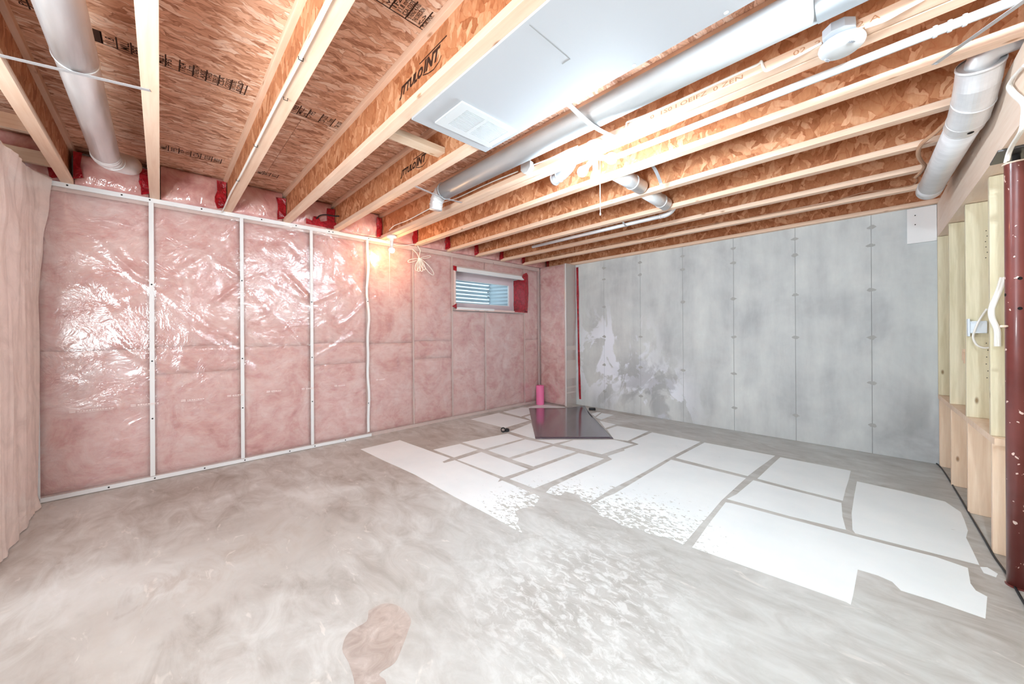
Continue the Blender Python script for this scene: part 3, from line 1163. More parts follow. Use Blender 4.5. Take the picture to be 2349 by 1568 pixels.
# long strip of red tape sealing the plastic to the concrete
bm = bmesh.new()
L, R = [], []
for k in range(15):
    z = .10 + 2.22 * k / 14
    c = .668 - .042 * ((z - .1) / 2.22) ** .7
    w = .015 + .007 * rr.random() + (.004 if z > 1.8 else 0)
    L.append((c - w, BACK - .004, z))
    R.append((c + w, BACK - .004, z))
prism(bm, L + R[::-1], (0, 1, 0), .004)
link('red_tape', bm, M_red, wb)

# ------------------------------------------------------------------ FRONT LEFT PARTITION AND ITS HANGING PLASTIC
wf = bpy.data.objects.new('wall_front', None)
COL.objects.link(wf)
struct(wf)
FY = -.665
bm = bmesh.new()
box(bm, -.14, 1.35, FY - .16, FY - .11, 0, 2.36)
link('board', bm, M_backing, wf)
for x in (.04, .62, 1.23):
    bm = bmesh.new()
    box(bm, x - .019, x + .019, FY - .11, FY - .006, .038, 2.32)
    link('stud', bm, M_stud, wf)
for a, b in ((.06, .6), (.64, 1.21)):
    bm0 = batt(a, b, .04, 2.31, int(a * 10) + 60, wf, 'y', FY + 0, .1)
    # faces the room: mirror about its own plane
    for v in bm0.data.vertices:
        v.co.y = 2 * FY - v.co.y - .035
    bm0.data.flip_normals()
bm = bmesh.new()
box(bm, .0, 1.30, FY - .11, FY - .004, 0, .038)
box(bm, .0, 1.30, FY - .11, FY - .004, 2.32, 2.36)
link('plate', bm, M_stud, wf)

# the loose sheet: hangs in vertical pleats, its near edge flares on to the left wall at the top
bm = bmesh.new()
n1, n2 = 90, 70
g = []
for i in range(n1 + 1):
    col = []
    t = i / n1
    for j in range(n2 + 1):
        z01 = j / n2
        x = .03 + 1.30 * t
        ztop = 2.37 - .06 * min(1, t / .3) + .02 * math.sin(t * 9) - .05 * max(0, t - .5)
        z = .006 + ztop * z01
        fl = max(0, z01 - .62) / .38
        edge = max(0, 1 - t / .10)
        xx = x - edge * fl * .015 + .012 * math.sin(z * 3 + 1) * edge
        y = FY + .022 + .075 * fl * edge + .014 * noise.noise(V((x * 9, z * .9, 4))) + .012 * abs(noise.noise(V((x * 22, z * .6, 1)))) + .02 * math.sin(PI * t) + .03 * fl * noise.noise(V((x * 4, z * 4, 9)))
        if z < .12 and t > .05:
            y += .05 * (1 - z / .12) * abs(noise.noise(V((x * 5, 0, 12))))
        col.append(bm.verts.new((max(xx, .022), y, z)))
    g.append(col)
for i in range(n1):
    for j in range(n2):
        bm.faces.new((g[i][j], g[i + 1][j], g[i + 1][j + 1], g[i][j + 1]))
tag(link('plastic_sheet', bm, M_sheet, None, True), 'loose milky plastic sheet hanging in pleats at the left edge of the room', 'plastic sheet')

# ------------------------------------------------------------------ JOISTS
JX0, JX1 = -.13, 5.3
FH, FW, WT = .038, .062, .0095
jl = {
    0: 'shaded wooden I-joist over the hanging plastic sheet, half hidden by it',
    1: 'wooden I-joist on the left side of the bay with the big round duct',
    2: 'wooden I-joist seen from straight below, right of the big round duct',
    3: 'wooden I-joist with a white cable stapled along its near lower edge',
    4: 'wooden I-joist with a large black logo, carrying the near edge of the white ceiling panel',
    5: 'wooden I-joist with a small black logo, behind the nailed pine block',
    6: 'near half of the doubled wooden I-joist that carries the smoke detector',
    7: 'far half of the doubled I-joist, right beside the thin white pipe',
    8: 'wooden I-joist just beyond the thin white pipe, loose steel strap nailed to it',
    9: 'wooden I-joist behind the light pull cord, with a round duct passing through it',
    10: 'wooden I-joist with the slim grey pipe slung along its far side',
    11: 'wooden I-joist between the slim grey pipe and the sagging thin cable',
    12: 'wooden I-joist with a thin sagging cable stapled along it, second from the concrete wall',
    13: 'wooden I-joist lying along the top of the concrete wall',
}
centres = [-.99, -.50, -.03, .456, .936, 1.405, 1.947, 2.017, 2.424, 2.926, 3.431, 3.936, 4.431, 5.046]
joists = []
proto = None
for k, y in enumerate(centres):
    t = thing('floor_joist', jl[k], 'joist', (0, y, H), 'floor joists')
    joists.append(t)
    if proto is None:
        bm = bmesh.new()
        box(bm, JX0, JX1, -FW / 2, FW / 2, 0, FH, bev=.002)
        a = link('bottom_flange', bm, M_flange)
        bm = bmesh.new()
        box(bm, JX0, JX1, -WT / 2, WT / 2, FH, TOP - H - FH)
        b = link('web', bm, M_osb_web)
        bm = bmesh.new()
        box(bm, JX0, JX1, -FW / 2, FW / 2, TOP - H - FH, TOP - H - .0005, bev=.002)
        c = link('top_flange', bm, M_flange)
        proto = (a, b, c)
        for o in proto:
            o.parent = t
    else:
        for o in proto:
            q = o.copy()
            COL.objects.link(q)
            q.parent = t


def print_on(j, x, z, draw, ink, name, face=WT / 2 + .0006):
    """flat print on the camera side of a joist; z above its underside"""
    bm = bmesh.new()
    M = frame3((x, joists[j].location.y - face, H + z), (1, 0, 0), (0, 0, 1))
    draw(bm, M)
    o = link(name, bm, ink, joists[j])
    o['kind'] = 'stuff'
    return o


def logo(bm, M):
    letters(bm, 'JTTULO', .062, M @ Matrix.Translation((0, -.022, 0)), squash=1.05, shear=.3, bold=.06)
    letters(bm, 'INT', .078, M @ Matrix.Translation((.235, -.02, 0)), squash=1.05, shear=.3, bold=.05)
    quad(bm, M, .20, .44, .042, .049)
    P = [(.20, -.028), (.25, -.045), (.30, -.052), (.345, -.04), (.365, -.022)]
    P = [(x + .03, y) for x, y in P]
    for a, b in zip(P, P[1:]):
        bm.faces.new([bm.verts.new(M @ V((x, y, 0))) for x, y in (a, b, (b[0], b[1] + .006), (a[0], a[1] + .006))])


print_on(4, 2.485, .145, logo, M_ink, 'printed_logo')
print_on(5, 1.575, .14, logo, M_ink, 'printed_logo')
for j, x, z, s, txt in ((4, 2.62, .05, .03, '3 5/3   0S-IN - EZ   0-IN'), (8, 2.9, .05, .03, '33   1ETH .  5/15  CC.D   0S-IN - J'), (9, 3.2, .045, .03, '5/15   J HN2')):
    print_on(j, x, z, lambda bm, M, s=s, txt=txt: letters(bm, txt, s, M, squash=1.5, bold=0), M_ink_red, 'stencil')
print_on(6, 3.40, .007, lambda bm, M: letters(bm, '0  1S0 I OEIFZ  0 ZEN', .028, M, squash=1.7, bold=0), M_ink_red, 'stencil', FW / 2 + .0006)
print_on(6, 4.02, .007, lambda bm, M: letters(bm, '02  23  ES 2 A', .028, M, squash=1.6, bold=0), M_ink_red, 'stencil', FW / 2 + .0006)

# ------------------------------------------------------------------ beam, stud wall, post on the right
bm = bmesh.new()
y0, y1 = -1.2, BACK - .01
P = [(bx_(y0), y0), (bx_(y0) + .135, y0), (bx_(y1) + .135, y1), (bx_(y1), y1)]
prism(bm, [(x, y, 2.055) for x, y in P], (0, 0, 1), H - 2.055 - .001)
beam = tag(link('beam', bm, M_beam), 'long pale timber beam over the stud wall, under the joist ends', 'beam')

wR = bpy.data.objects.new('wall_right', None)
COL.objects.link(wR)
struct(wR)
ys = [5.045, 4.495, 3.905, 3.30]
for k, y in enumerate(ys):
    off = rx(y)
    d = .14
    bm = bmesh.new()
    box(bm, off, off + d, y - .038, y, .64, 2.052, bev=.002)
    link('upper_stud', bm, M_green, wR)
    bm = bmesh.new()
    box(bm, off + .004, off + d, y - .038, y, .001, .60, bev=.002)
    link('lower_stud', bm, M_stud, wR)
# doubled treated stud beside the post
bm = bmesh.new()
box(bm, rx(3.3) + .004, rx(3.3) + .14, 3.302, 3.34, .64, 2.052, bev=.002)
link('upper_stud', bm, M_green, wR)
bm = bmesh.new()
P = [(rx(3.2), 3.2), (rx(3.2) + .142, 3.2), (rx(5.05) + .142, 5.05), (rx(5.05), 5.05)]
prism(bm, [(x, y, .602) for x, y in P], (0, 0, 1), .037)
link('ledge_plate', bm, M_stud, wR)
bm = bmesh.new()
P = [(rx(-.2) + .146, -.2), (rx(-.2) + .16, -.2), (rx(5.05) + .16, 5.05), (rx(5.05) + .146, 5.05)]
prism(bm, [(x, y, .0) for x, y in P], (0, 0, 1), 2.05)
link('backing_board', bm, M_backing, wR)
for (y, z0, z1) in ((4.1, .98, 1.06), (4.14, 1.0, 1.08)):
    bm = bmesh.new()
    box(bm, rx(y) + .02, rx(y) + .14, y, y + .038, z0, z1)
    link('block', bm, M_stud, wR)
bm = bmesh.new()
for k in range(12):
    y, z = ((3.864, 1.86 - .035 * k) if k < 6 else (3.864, 1.13 - .045 * (k - 6)))
    lathe(bm, [(0, .002), (.0025, .001), (.003, 0)], 6, aim((rx(3.9) + .085 + .004 * math.sin(k * 2), y + .0025, z), (0, -1, 0)))
o = link('nail_heads', bm, M_screw, wR)

# dark gap with a cable along the foot of the stud wall
bm = bmesh.new()
P = [(2140, 1058), (2160, 1075), (2195, 1130), (2225, 1182), (2258, 1238), (2282, 1280), (2305, 1312), (2330, 1352), (2349, 1385), (2400, 1470)]
pts = [on_z(*p) for p in P]
tube(bm, smooth_pts([(p.x, p.y, .006) for p in pts], 4), .005, 6)
tag(link('floor_cable', bm, M_black), 'black cable lying on the floor along the foot of the stud wall', 'cable')

PX, PY = 4.715, 2.92
post = thing('steel_post', 'dark red steel post in front of the stud wall, spattered with white paint', 'post', (PX, PY, 0))
bm = bmesh.new()
lathe(bm, [(.036, .004), (.036, 1.30), (.0358, 1.302), (.0358, 2.0), (.036, 2.001)], 40, Matrix.Translation((PX, PY, 0)))
link('tube', bm, M_post, post, True)
bm = bmesh.new()
lathe(bm, [(.042, 2.0), (.042, 2.006), (.02, 2.006)], 32, Matrix.Translation((PX, PY, 0)))
link('cap_plate', bm, M_beam, post)
bm = bmesh.new()
P = []
for k in range(40):
    P.append((.0115 if k % 2 else .0135, 2.004 + k * .001))
lathe(bm, P, 16, Matrix.Translation((PX, PY, 0)))
link('adjusting_screw', bm, M_plate, post)
bm = bmesh.new()
box(bm, PX - .065, PX + .065, PY - .1, PY + .1, 2.044, 2.053, bev=.001)
link('top_plate', bm, M_plate, post)
bm = bmesh.new()
lathe(bm, [(.041, .0005), (.041, .006), (.036, .007)], 32, Matrix.Translation((PX, PY, 0)))
link('base_plate', bm, M_post, post)
for (u, v) in ((2306, 676), (2340, 638), (2340, 707), (2309, 748)):
    r = unray(u, v)
    # where the ray meets the tube
    ox, oy = CX - PX, -PY
    A = r.x ** 2 + r.y ** 2
    B = 2 * (ox * r.x + oy * r.y)
    Cc = ox ** 2 + oy ** 2 - .036 ** 2
    disc = B * B - 4 * A * Cc
    if disc < 0:
        continue
    t = (-B - math.sqrt(disc)) / (2 * A)
    p = V((CX, 0, CH)) + r * t
    nrm = V((p.x - PX, p.y - PY, 0)).normalized()
    bm = bmesh.new()
    ang0 = math.atan2(nrm.y, nrm.x)
    # disc wrapped on the tube
    c = bm.verts.new((PX + .0365 * nrm.x, PY + .0365 * nrm.y, p.z))
    ring = []
    for k in range(14):
        dy, dz = .0075 * math.cos(2 * PI * k / 14), .0075 * math.sin(2 * PI * k / 14)
        a = ang0 + dy / .036
        ring.append(bm.verts.new((PX + .0365 * math.cos(a), PY + .0365 * math.sin(a), p.z + dz)))
    for k in range(14):
        bm.faces.new((c, ring[k], ring[(k + 1) % 14]))
    link('pin_hole', bm, M_hole, post)
    if v == 748:
        bm = bmesh.new()
        lathe(bm, [(.006, -.01), (.006, .016), (.005, .017), (0, .017)], 14, aim((PX + .036 * nrm.x - .004, PY + .036 * nrm.y - .004, p.z), (nrm.x - .25, nrm.y - .1, 0)))
        link('pin', bm, M_beam, post, True)

# plastic switch box on the stud, with its cables
eb = thing('electrical_box', 'pale plastic electrical box nailed to the stud wall beside the red post', 'electrical box', (rx(3.9) + .04, 3.866, 1.24))
ex, ey = rx(3.9) + .004, 3.866
bm = bmesh.new()
box(bm, ex + .008, ex + .078, ey - .052, ey - .001, 1.195, 1.275, bev=.004)
link('body', bm, M_plastic_box, eb)
bm = bmesh.new()
box(bm, ex - .002, ex + .008, ey - .058, ey - .001, 1.175, 1.29, bev=.002)
link('flange', bm, M_plastic_box, eb)
for z in (1.199, 1.268):
    bm = bmesh.new()
    box(bm, ex + .014, ex + .074, ey - .058, ey - .050, z - .003, z + .006, bev=.0015)
    link('rib', bm, M_plastic_box, eb)
bm = bmesh.new()
cpts = [(2264, 708), (2254, 722), (2245, 736), (2238, 752), (2232, 772), (2240, 790), (2255, 797), (2268, 797)]
tube(bm, smooth_pts([on_y(u, v, 3.80) for u, v in cpts]), .0055, 8)
tag(link('cable', bm, M_cable), 'white cable looping down over the pale plastic electrical box', 'cable')


def on_plane_r(u, v, off=-.012):
    r = unray(u, v)
    a = 4.59 + off + .048 * 5.08
    t = (a - CX) / (r.x + .048 * r.y)
    return V((CX, 0, CH)) + r * t


def on_beam(u, v, off=-.016):
    r = unray(u, v)
    a = 4.597 + off + .030 * 4.97
    t = (a - CX) / (r.x + .030 * r.y)
    return V((CX, 0, CH)) + r * t


bm = bmesh.new()
cpts = [(2297, 636), (2288, 665), (2275, 695), (2270, 712), (2272, 730), (2281, 750), (2284, 762), (2284, 778), (2284, 794)]
pl = [on_y(u, v, 3.235) for u, v in cpts]
tube(bm, smooth_pts(pl), .0065, 8)
tube(bm, smooth_pts([p + V((.011, -.004, 0)) for p in pl]), .0065, 8)
tag(link('cable_pair', bm, M_cable), 'two white cables hanging side by side between the red post and the plastic box', 'cable')
bm = bmesh.new()
pl = [on_beam(u, v) for u, v in ((2349, 150), (2322, 180), (2312, 200), (2322, 217), (2345, 240), (2345, 270), (2340, 300), (2322, 330), (2312, 350), (2306, 372))]
tube(bm, smooth_pts(pl), .0055, 8)
tube(bm, smooth_pts([p + V((.006, -.009, .003)) for p in pl]), .0055, 8)
tag(link('cable_pair', bm, M_cable), 'white cables dropping from the beam to the top of the red post', 'cable')

# white board hung on the concrete beside the beam
wp = thing('white_board', 'small square white board high on the concrete wall beside the beam', 'board', (4.5, BACK, 2.03))
bm = bmesh.new()
box(bm, 4.408, 4.592, BACK - .018, BACK - .001, 2.028, 2.352, bev=.002)
link('board', bm, M_white, wp)
for z in (2.285, 2.2):
    bm = bmesh.new()
    lathe(bm, [(0, .002), (.004, .001), (.005, 0)], 8, aim((4.46, BACK - .018, z), (0, -1, 0)))
    link('screw', bm, M_screw, wp)

# ------------------------------------------------------------------ white ceiling panel, seam and vent grille
pz = H - .0005
PY0, PY1, PXa, PXb = .962, 1.470, 2.545, 5.0
pan = thing('ceiling_panel', 'white plasterboard panel screwed under two joists beside the long white duct', 'panel', (3.5, 1.2, pz - .0127))
bm = bmesh.new()
box(bm, PXa, PXb, PY0, PY1, pz - .0127, pz, bev=.001)
link('board', bm, M_dry, pan)
bm = bmesh.new()
zz = pz - .0132
box(bm, 3.383, 3.3855, PY0 + .02, 1.222, zz - .001, zz)
box(bm, 3.345, 3.3855, 1.222, 1.226, zz - .001, zz)
link('access_seam', bm, M_joint, pan)
for (x, y) in ((2.62, 1.45), (2.9, 1.452), (3.2, 1.452), (3.55, 1.452), (3.9, 1.452), (3.62, 1.0)):
    bm = bmesh.new()
    lathe(bm, [(0, .0018), (.005, .0012), (.008, 0)], 10, aim((x, y, zz + .0002), (0, 0, -1)))
    link('screw_patch', bm, M_white, pan)
vz = pz - .0127
vent = thing('vent_grille', 'white rectangular vent grille with fine slots on the white ceiling panel', 'vent', (2.735, 1.25, vz - .008))
bm = bmesh.new()
vx0, vx1, vy0, vy1 = 2.614, 2.858, 1.062, 1.44
t_ = .008
for (a, b, c, d) in ((vx0, vx0 + .042, vy0, vy1), (vx1 - .036, vx1, vy0, vy1), (vx0 + .042, vx1 - .036, vy0, vy0 + .055), (vx0 + .042, vx1 - .036, vy1 - .035, vy1), (vx0 + .042, vx1 - .036, 1.236, 1.256)):
    box(bm, a, b, c, d, vz - t_, vz)
link('frame', bm, M_vent, vent)
bm = bmesh.new()
box(bm, vx0 + .03, vx1 - .03, vy0 + .05, vy1 - .03, vz - .0025, vz - .0005)  # flat grey plate, its colour standing in for shade between the louvres
link('slot_shade', bm, M_grille, vent)
# louvres
proto_s = None
for (c, d) in ((vy0 + .058, 1.233), (1.259, vy1 - .038)):
    n = 21
    for k in range(n):
        x = vx0 + .044 + (vx1 - vx0 - .082) * (k + .5) / n
        bm = bmesh.new()
        box(bm, x - .0022, x + .0022, c - .002, d + .002, vz - .0075, vz - .0025)
        link('louvre', bm, M_vent, vent)
for (x, y) in ((2.70, vy0 + .012), (2.735, 1.246)):
    bm = bmesh.new()
    lathe(bm, [(0, .0015), (.003, .001), (.004, 0)], 8, aim((x, y, vz - t_), (0, 0, -1)))
    link('screw', bm, M_box, vent)

# pine block nailed between two joists
bm = bmesh.new()
box(bm, 2.115, 2.205, .972, 1.398, 2.44, 2.478, bev=.002)
tag(link('wood_block', bm, M_block), 'short pine block nailed between two joists beside the white ceiling panel', 'block')
bm = bmesh.new()
box(bm, .50, .54, -.958, -.534, 2.50, 2.59, bev=.002)
tag(link('wood_block', bm, M_block), 'pine block between the joists at the upper left edge, farther from the wall', 'block')
bm = bmesh.new()
box(bm, .10, .14, -.958, -.534, 2.43, 2.52, bev=.002)
tag(link('wood_block', bm, M_block), 'pine block between the joists directly above the plastic sheet, nearer the wall', 'block')


# ------------------------------------------------------------------ ducts and pipes
def pipe(parent, name, pts, r, mat, n=28):
    bm = bmesh.new()
    tube(bm, pts, r, n)
    return link(name, bm, mat, parent, True)


def ring(parent, c, d, r, w, mat, name='collar'):
    bm = bmesh.new()
    lathe(bm, [(r, -w / 2), (r + .003, -w / 2), (r + .0045, 0), (r + .003, w / 2), (r, w / 2)], 28, aim(c, d), cap=False)
    return link(name, bm, mat, parent, True)


D1Y, D1Z, D1R = -.262, 2.435, .069
d1 = thing('round_duct', 'big round galvanised duct between joists at the upper left, elbowed into the wall', 'duct', (1.5, D1Y, D1Z))
pipe(d1, 'straight_duct', [(.62, D1Y, D1Z), (1.86, D1Y, D1Z), (1.861, D1Y, D1Z)], D1R, M_duct, 40)
pipe(d1, 'straight_duct', [(1.83, D1Y, D1Z), (3.4, D1Y, D1Z)], D1R + .0015, M_duct, 40)
pipe(d1, 'elbow', smooth_pts([(.66, D1Y, D1Z), (.58, D1Y + .002, D1Z + .002), (.48, D1Y + .03, D1Z + .02), (.40, D1Y + .08, D1Z + .04), (.34, D1Y + .10, D1Z + .06)], 4), D1R + .002, M_duct, 40)
for x, dy in ((.62, 0), (.57, .005), (.52, .018)):
    ring(d1, (x, D1Y + dy, D1Z + dy * .5), (1, -dy * 6, 0), D1R, .014, M_duct)
ring(d1, (1.835, D1Y, D1Z), (1, 0, 0), D1R, .01, M_duct)
bm = bmesh.new()
a, b = V((1.774, -.525, H - .0035)), V((1.905, -.03, H - .0035))
dv = (b - a).normalized()
sd = V((-dv.y, dv.x, 0)) * .010
prism(bm, [a - sd, b - sd, b + sd, a + sd], (0, 0, 1), .0025)
tag(link('hanger_strap', bm, M_strap), 'narrow white hanger strap stretched under the big round duct', 'strap')

D2Y, D2Z, D2R = 1.715, 2.405, .067
d2 = thing('round_duct', 'long white round duct beside the white ceiling panel, ending in a small boot', 'duct', (3, D2Y, D2Z))
pipe(d2, 'straight_duct', [(1.70, D2Y, D2Z), (4.15, D2Y, D2Z)], D2R, M_duct_w, 44)
pipe(d2, 'straight_duct', [(4.12, D2Y, D2Z), (5.2, D2Y, D2Z)], D2R + .003, M_duct_w, 44)
ring(d2, (1.72, D2Y, D2Z), (1, 0, 0), D2R, .01, M_duct_w)
boot = smooth_pts([(1.70, D2Y, D2Z), (1.655, D2Y, D2Z - .004), (1.615, D2Y, D2Z - .03), (1.59, D2Y, D2Z - .07), (1.58, D2Y, D2Z - .125)], 4)
bm = bmesh.new()
tube(bm, boot, .054, 28)
link('boot', bm, M_duct, d2, True)
for i in (4, 7, 10, 13):
    t = boot[i + 1] - boot[i - 1]
    ring(d2, boot[i], t, .054, .006, M_duct)
for nm, pa, pb, w in (('end', (1.748, 1.43, H - .003), (1.70, 1.90, H - .003), .011), ('mid', (3.19, 1.44, H - .003), (3.19, 1.915, H - .012), .014)):
    bm = bmesh.new()
    a, b = V(pa), V(pb)
    mid = a.lerp(b, .5) + V((0, 0, -.024 if nm == 'mid' else -.014))
    dv = (b - a).normalized()
    sd = V((-dv.y, dv.x, 0)).normalized() * w
    P = smooth_pts([a, mid, b], 5)
    ro = [[bm.verts.new(p + s_ + V((0, 0, dz))) for s_, dz in ((-sd, 0), (sd, 0), (sd, .002), (-sd, .002))] for p in P]
    for r_, s_ in zip(ro, ro[1:]):
        for k in range(4):
            bm.faces.new((r_[k], r_[(k + 1) % 4], s_[(k + 1) % 4], s_[k]))
    bm.faces.new(ro[0]); bm.faces.new(ro[-1][::-1])
    tag(link('hanger_strap', bm, M_strap), 'white hanger strap under the far end of the long white duct' if nm == 'end' else 'white hanger strap from the white panel edge under the long duct, near the bulbs', 'strap')

P3Y, P3Z, P3R = 2.092, 2.331, .0168
p3 = thing('thin_pipe', 'thin white pipe hung below the doubled joist, running past the smoke detector', 'pipe', (4, P3Y, P3Z))
pipe(p3, 'straight_pipe', [(3.10, P3Y, P3Z), (5.2, P3Y, P3Z)], P3R, M_vent, 20)
for x in (4.42, 4.455, 4.49):
    ring(p3, (x, P3Y, P3Z), (1, 0, 0), P3R, .012, M_vent, 'coupling')
bm = bmesh.new()
a, b = V((4.435, 2.40, H - .004)), V((4.62, 2.02, H - .074))
dv = (b - a).normalized()
sd = V((-dv.y, dv.x, 0)).normalized() * .010
prism(bm, [a - sd, b - sd, b + sd, a + sd], (0, 0, 1), .002)
o = tag(link('hanger_strap', bm, M_strap), 'loose steel strap slanting across the thin white pipe at the upper right', 'strap')
bm = bmesh.new()
lathe(bm, [(0, .004), (.005, .003), (.006, 0)], 8, aim((4.44, 2.393, H - .005), (0, 0, -1)))
link('nail', bm, M_box, o)

P4Y, P4Z, P4R = 3.545, 2.352, .019
p4 = thing('slim_pipe', 'slim grey metal pipe slung below a far joist, ending in an elbow', 'pipe', (1.9, P4Y, P4Z))
pipe(p4, 'straight_pipe', [(1.02, P4Y, P4Z), (2.75, P4Y, P4Z)], P4R, M_duct, 18)
pipe(p4, 'elbow', smooth_pts([(2.73, P4Y, P4Z), (2.80, P4Y - .002, P4Z + .004), (2.86, P4Y - .01, P4Z + .035), (2.88, P4Y - .03, P4Z + .09), (2.88, P4Y - .045, P4Z + .2)], 4), P4R + .003, M_duct, 18)
for x in (2.73, 2.77):
    ring(p4, (x, P4Y, P4Z), (1, 0, 0), P4R, .01, M_duct)
bm = bmesh.new()
P = [(2.37, 3.47, 2.365), (2.37, 3.50, 2.345), (2.37, P4Y, P4Z - .0215), (2.37, P4Y + .03, P4Z - .008), (2.375, P4Y + .1, 2.375), (2.38, 3.70, 2.41)]
P = smooth_pts(P, 4)
ro = [[bm.verts.new(V(p) + V(d)) for d in ((-.01, 0, 0), (.01, 0, 0), (.01, 0, .002), (-.01, 0, .002))] for p in P]
for r_, s_ in zip(ro, ro[1:]):
    for k in range(4):
        bm.faces.new((r_[k], r_[(k + 1) % 4], s_[(k + 1) % 4], s_[k]))
bm.faces.new(ro[0]); bm.faces.new(ro[-1][::-1])
tag(link('hanger_strap', bm, M_strap), 'grey hanger strap looped under the slim grey pipe', 'strap')

d5 = thing('round_duct', 'round duct running crosswise through the joist webs behind the lit bulbs', 'duct', (2.87, 2.8, 2.41))
pipe(d5, 'straight_duct', [(2.872, 2.46, 2.415), (2.872, 2.87, 2.415)], .057, M_duct, 30)
pipe(d5, 'straight_duct', [(2.868, 2.96, 2.402), (2.860, 3.37, 2.398)], .057, M_duct, 30)
ring(d5, (2.872, 2.72, 2.415), (0, 1, 0), .057, .012, M_duct)
ring(d5, (2.862, 3.26, 2.40), (0, 1, 0), .057, .012, M_duct)
bm = bmesh.new()
P = smooth_pts([(3.118, 2.46, 2.42), (3.11, 2.60, 2.405), (3.08, 2.76, 2.368), (3.075, 2.785, 2.35), (3.075, 2.80, 2.34)], 4)
ro = [[bm.verts.new(V(p) + V(d)) for d in ((-.012, 0, 0), (.012, 0, 0), (.012, 0, .002), (-.012, 0, .002))] for p in P]
for r_, s_ in zip(ro, ro[1:]):
    for k in range(4):
        bm.faces.new((r_[k], r_[(k + 1) % 4], s_[(k + 1) % 4], s_[k]))
bm.faces.new(ro[0]); bm.faces.new(ro[-1][::-1])
tag(link('hanger_strap', bm, M_strap), 'short hanger strap hanging loose right of the crosswise duct', 'strap')

d6 = thing('short_duct', 'small round duct end in the joist bay below the lit bulbs', 'duct', (2.47, 2.23, 2.42))
pipe(d6, 'tube', smooth_pts([(2.70, 2.20, 2.659), (2.69, 2.205, 2.56), (2.64, 2.216, 2.47), (2.56, 2.228, 2.432)], 4) + [(2.49, 2.235, 2.42), (2.46, 2.238, 2.415)], .042, M_duct_w, 26)
ring(d6, (2.47, 2.237, 2.417), (-1, .1, -.2), .042, .012, M_duct)
ring(d6, (2.52, 2.232, 2.426), (-1, .1, -.2), .042, .008, M_duct)

d7 = thing('short_duct', 'small shiny round duct end between far joists above the window', 'duct', (.42, 4.05, 2.5))
pipe(d7, 'tube', [(.42, 4.05, 2.66), (.42, 4.05, 2.50), (.40, 4.06, 2.46)], .045, M_duct, 22)
ring(d7, (.42, 4.05, 2.51), (0, 0, 1), .045, .012, M_duct)

# big duct hugging the beam on the right
d8 = thing('round_duct', 'wide round duct under the joists beside the beam, with an elbow above the red post', 'duct', (4.54, 3.6, 2.28))
RR = .068
A, B = V((4.508, 4.20, 2.285)), V((4.570, 2.98, 2.282))
ax_ = (B - A).normalized()
pipe(d8, 'straight_duct', [A, B], RR, M_duct, 40)
pipe(d8, 'end_band', [A - ax_ * .03, A + ax_ * .10], RR + .0035, M_duct, 40)
ring(d8, B - ax_ * .03, ax_, RR, .012, M_duct)
C1 = V((4.578, 2.80, 2.312))
C2 = V((4.580, 2.70, 2.352))
C3 = V((4.582, 2.635, 2.40))
bm = bmesh.new()
tube(bm, [B - ax_ * .02, B + ax_ * .06, C1, C2, C3], RR + .004, 40)
link('elbow', bm, M_duct, d8)
ring(d8, C3, (0.02, -.8, .6), RR + .003, .014, M_duct)
ring(d8, C1, (0.3, -1, .3), RR + .004, .008, M_duct)
ring(d8, B + ax_ * .05, ax_ + V((0, 0, .2)), RR + .002, .010, M_duct)
pipe(d8, 'upper_elbow', smooth_pts([C3 + V((0, .01, -.01)), C3 + V((.012, -.02, .022)), C3 + V((.06, -.035, .042)), C3 + V((.20, -.04, .046)), C3 + V((.50, -.04, .046))], 4), .05, M_duct, 32)
bm = bmesh.new()
pp = B + ax_ * .02 + V((-.03, -.02, -.064))
lathe(bm, [(0, .0016), (.010, .0014), (.012, 0)], 14, aim(B + ax_ * .03 + V((.012, .0, -.0715)), (.1, -.1, -1)))
link('damper_knob', bm, M_hole, d8)

# ------------------------------------------------------------------ lights
def a19(bm, M, s=1.0):
    prof = [(0.0, 0.0), (.012, .001), (.022, .007), (.029, .018), (.031, .030), (.029, .044), (.022, .060), (.016, .074), (.0145, .084)]
    lathe(bm, [(r * s, h * s) for r, h in prof[::-1] if h < .05], 20, M, cap=True)


def a19_collar(bm, M, s=1.0):
    lathe(bm, [(r * s, h * s) for r, h in ((.0292, .0442), (.0225, .060), (.0165, .074), (.0145, .09))], 20, M, cap=True)


lx, ly = 3.06, 1.905
lamp = thing('ceiling_light', 'lit three-bulb light on a porcelain holder under the doubled joist, with a pull cord', 'lamp', (lx, ly, H))
bm = bmesh.new()
lathe(bm, [(.056, H - .0005), (.056, H - .022), (.05, H - .03), (.034, H - .036), (.03, H - .06), (.027, H - .066)], 32, Matrix.Translation((lx, ly, 0)))
link('porcelain_holder', bm, M_white, lamp, True)
bm = bmesh.new()
lathe(bm, [(.026, H - .062), (.03, H - .07), (.03, H - .092), (.02, H - .1), (0, H - .1)], 24, Matrix.Translation((lx, ly, 0)))
hub = V((lx, ly, H - .082))
dirs = [V((-.75, .10, -.36)), V((.78, .05, -.30)), V((-.14, .25, -.85))]
for d in dirs:
    d = d.normalized()
    lathe(bm, [(.017, 0), (.017, .045), (.015, .05)], 18, aim(hub + d * .012, d))
link('splitter', bm, M_white, lamp, True)
for d in dirs:
    d = d.normalized()
    bm = bmesh.new()
    a19(bm, aim(hub + d * .145, -d))
    o = link('bulb', bm, M_bulb, lamp, True)
    bm = bmesh.new()
    a19_collar(bm, aim(hub + d * .145, -d))
    link('bulb_collar', bm, M_white, o, True)
bm = bmesh.new()
c0 = on_y(1376, 374, 1.95)
c1 = on_y(1377, 490, 1.95)
tube(bm, [(lx + .01, 1.945, H - .062), c0, c1], .0016, 6)
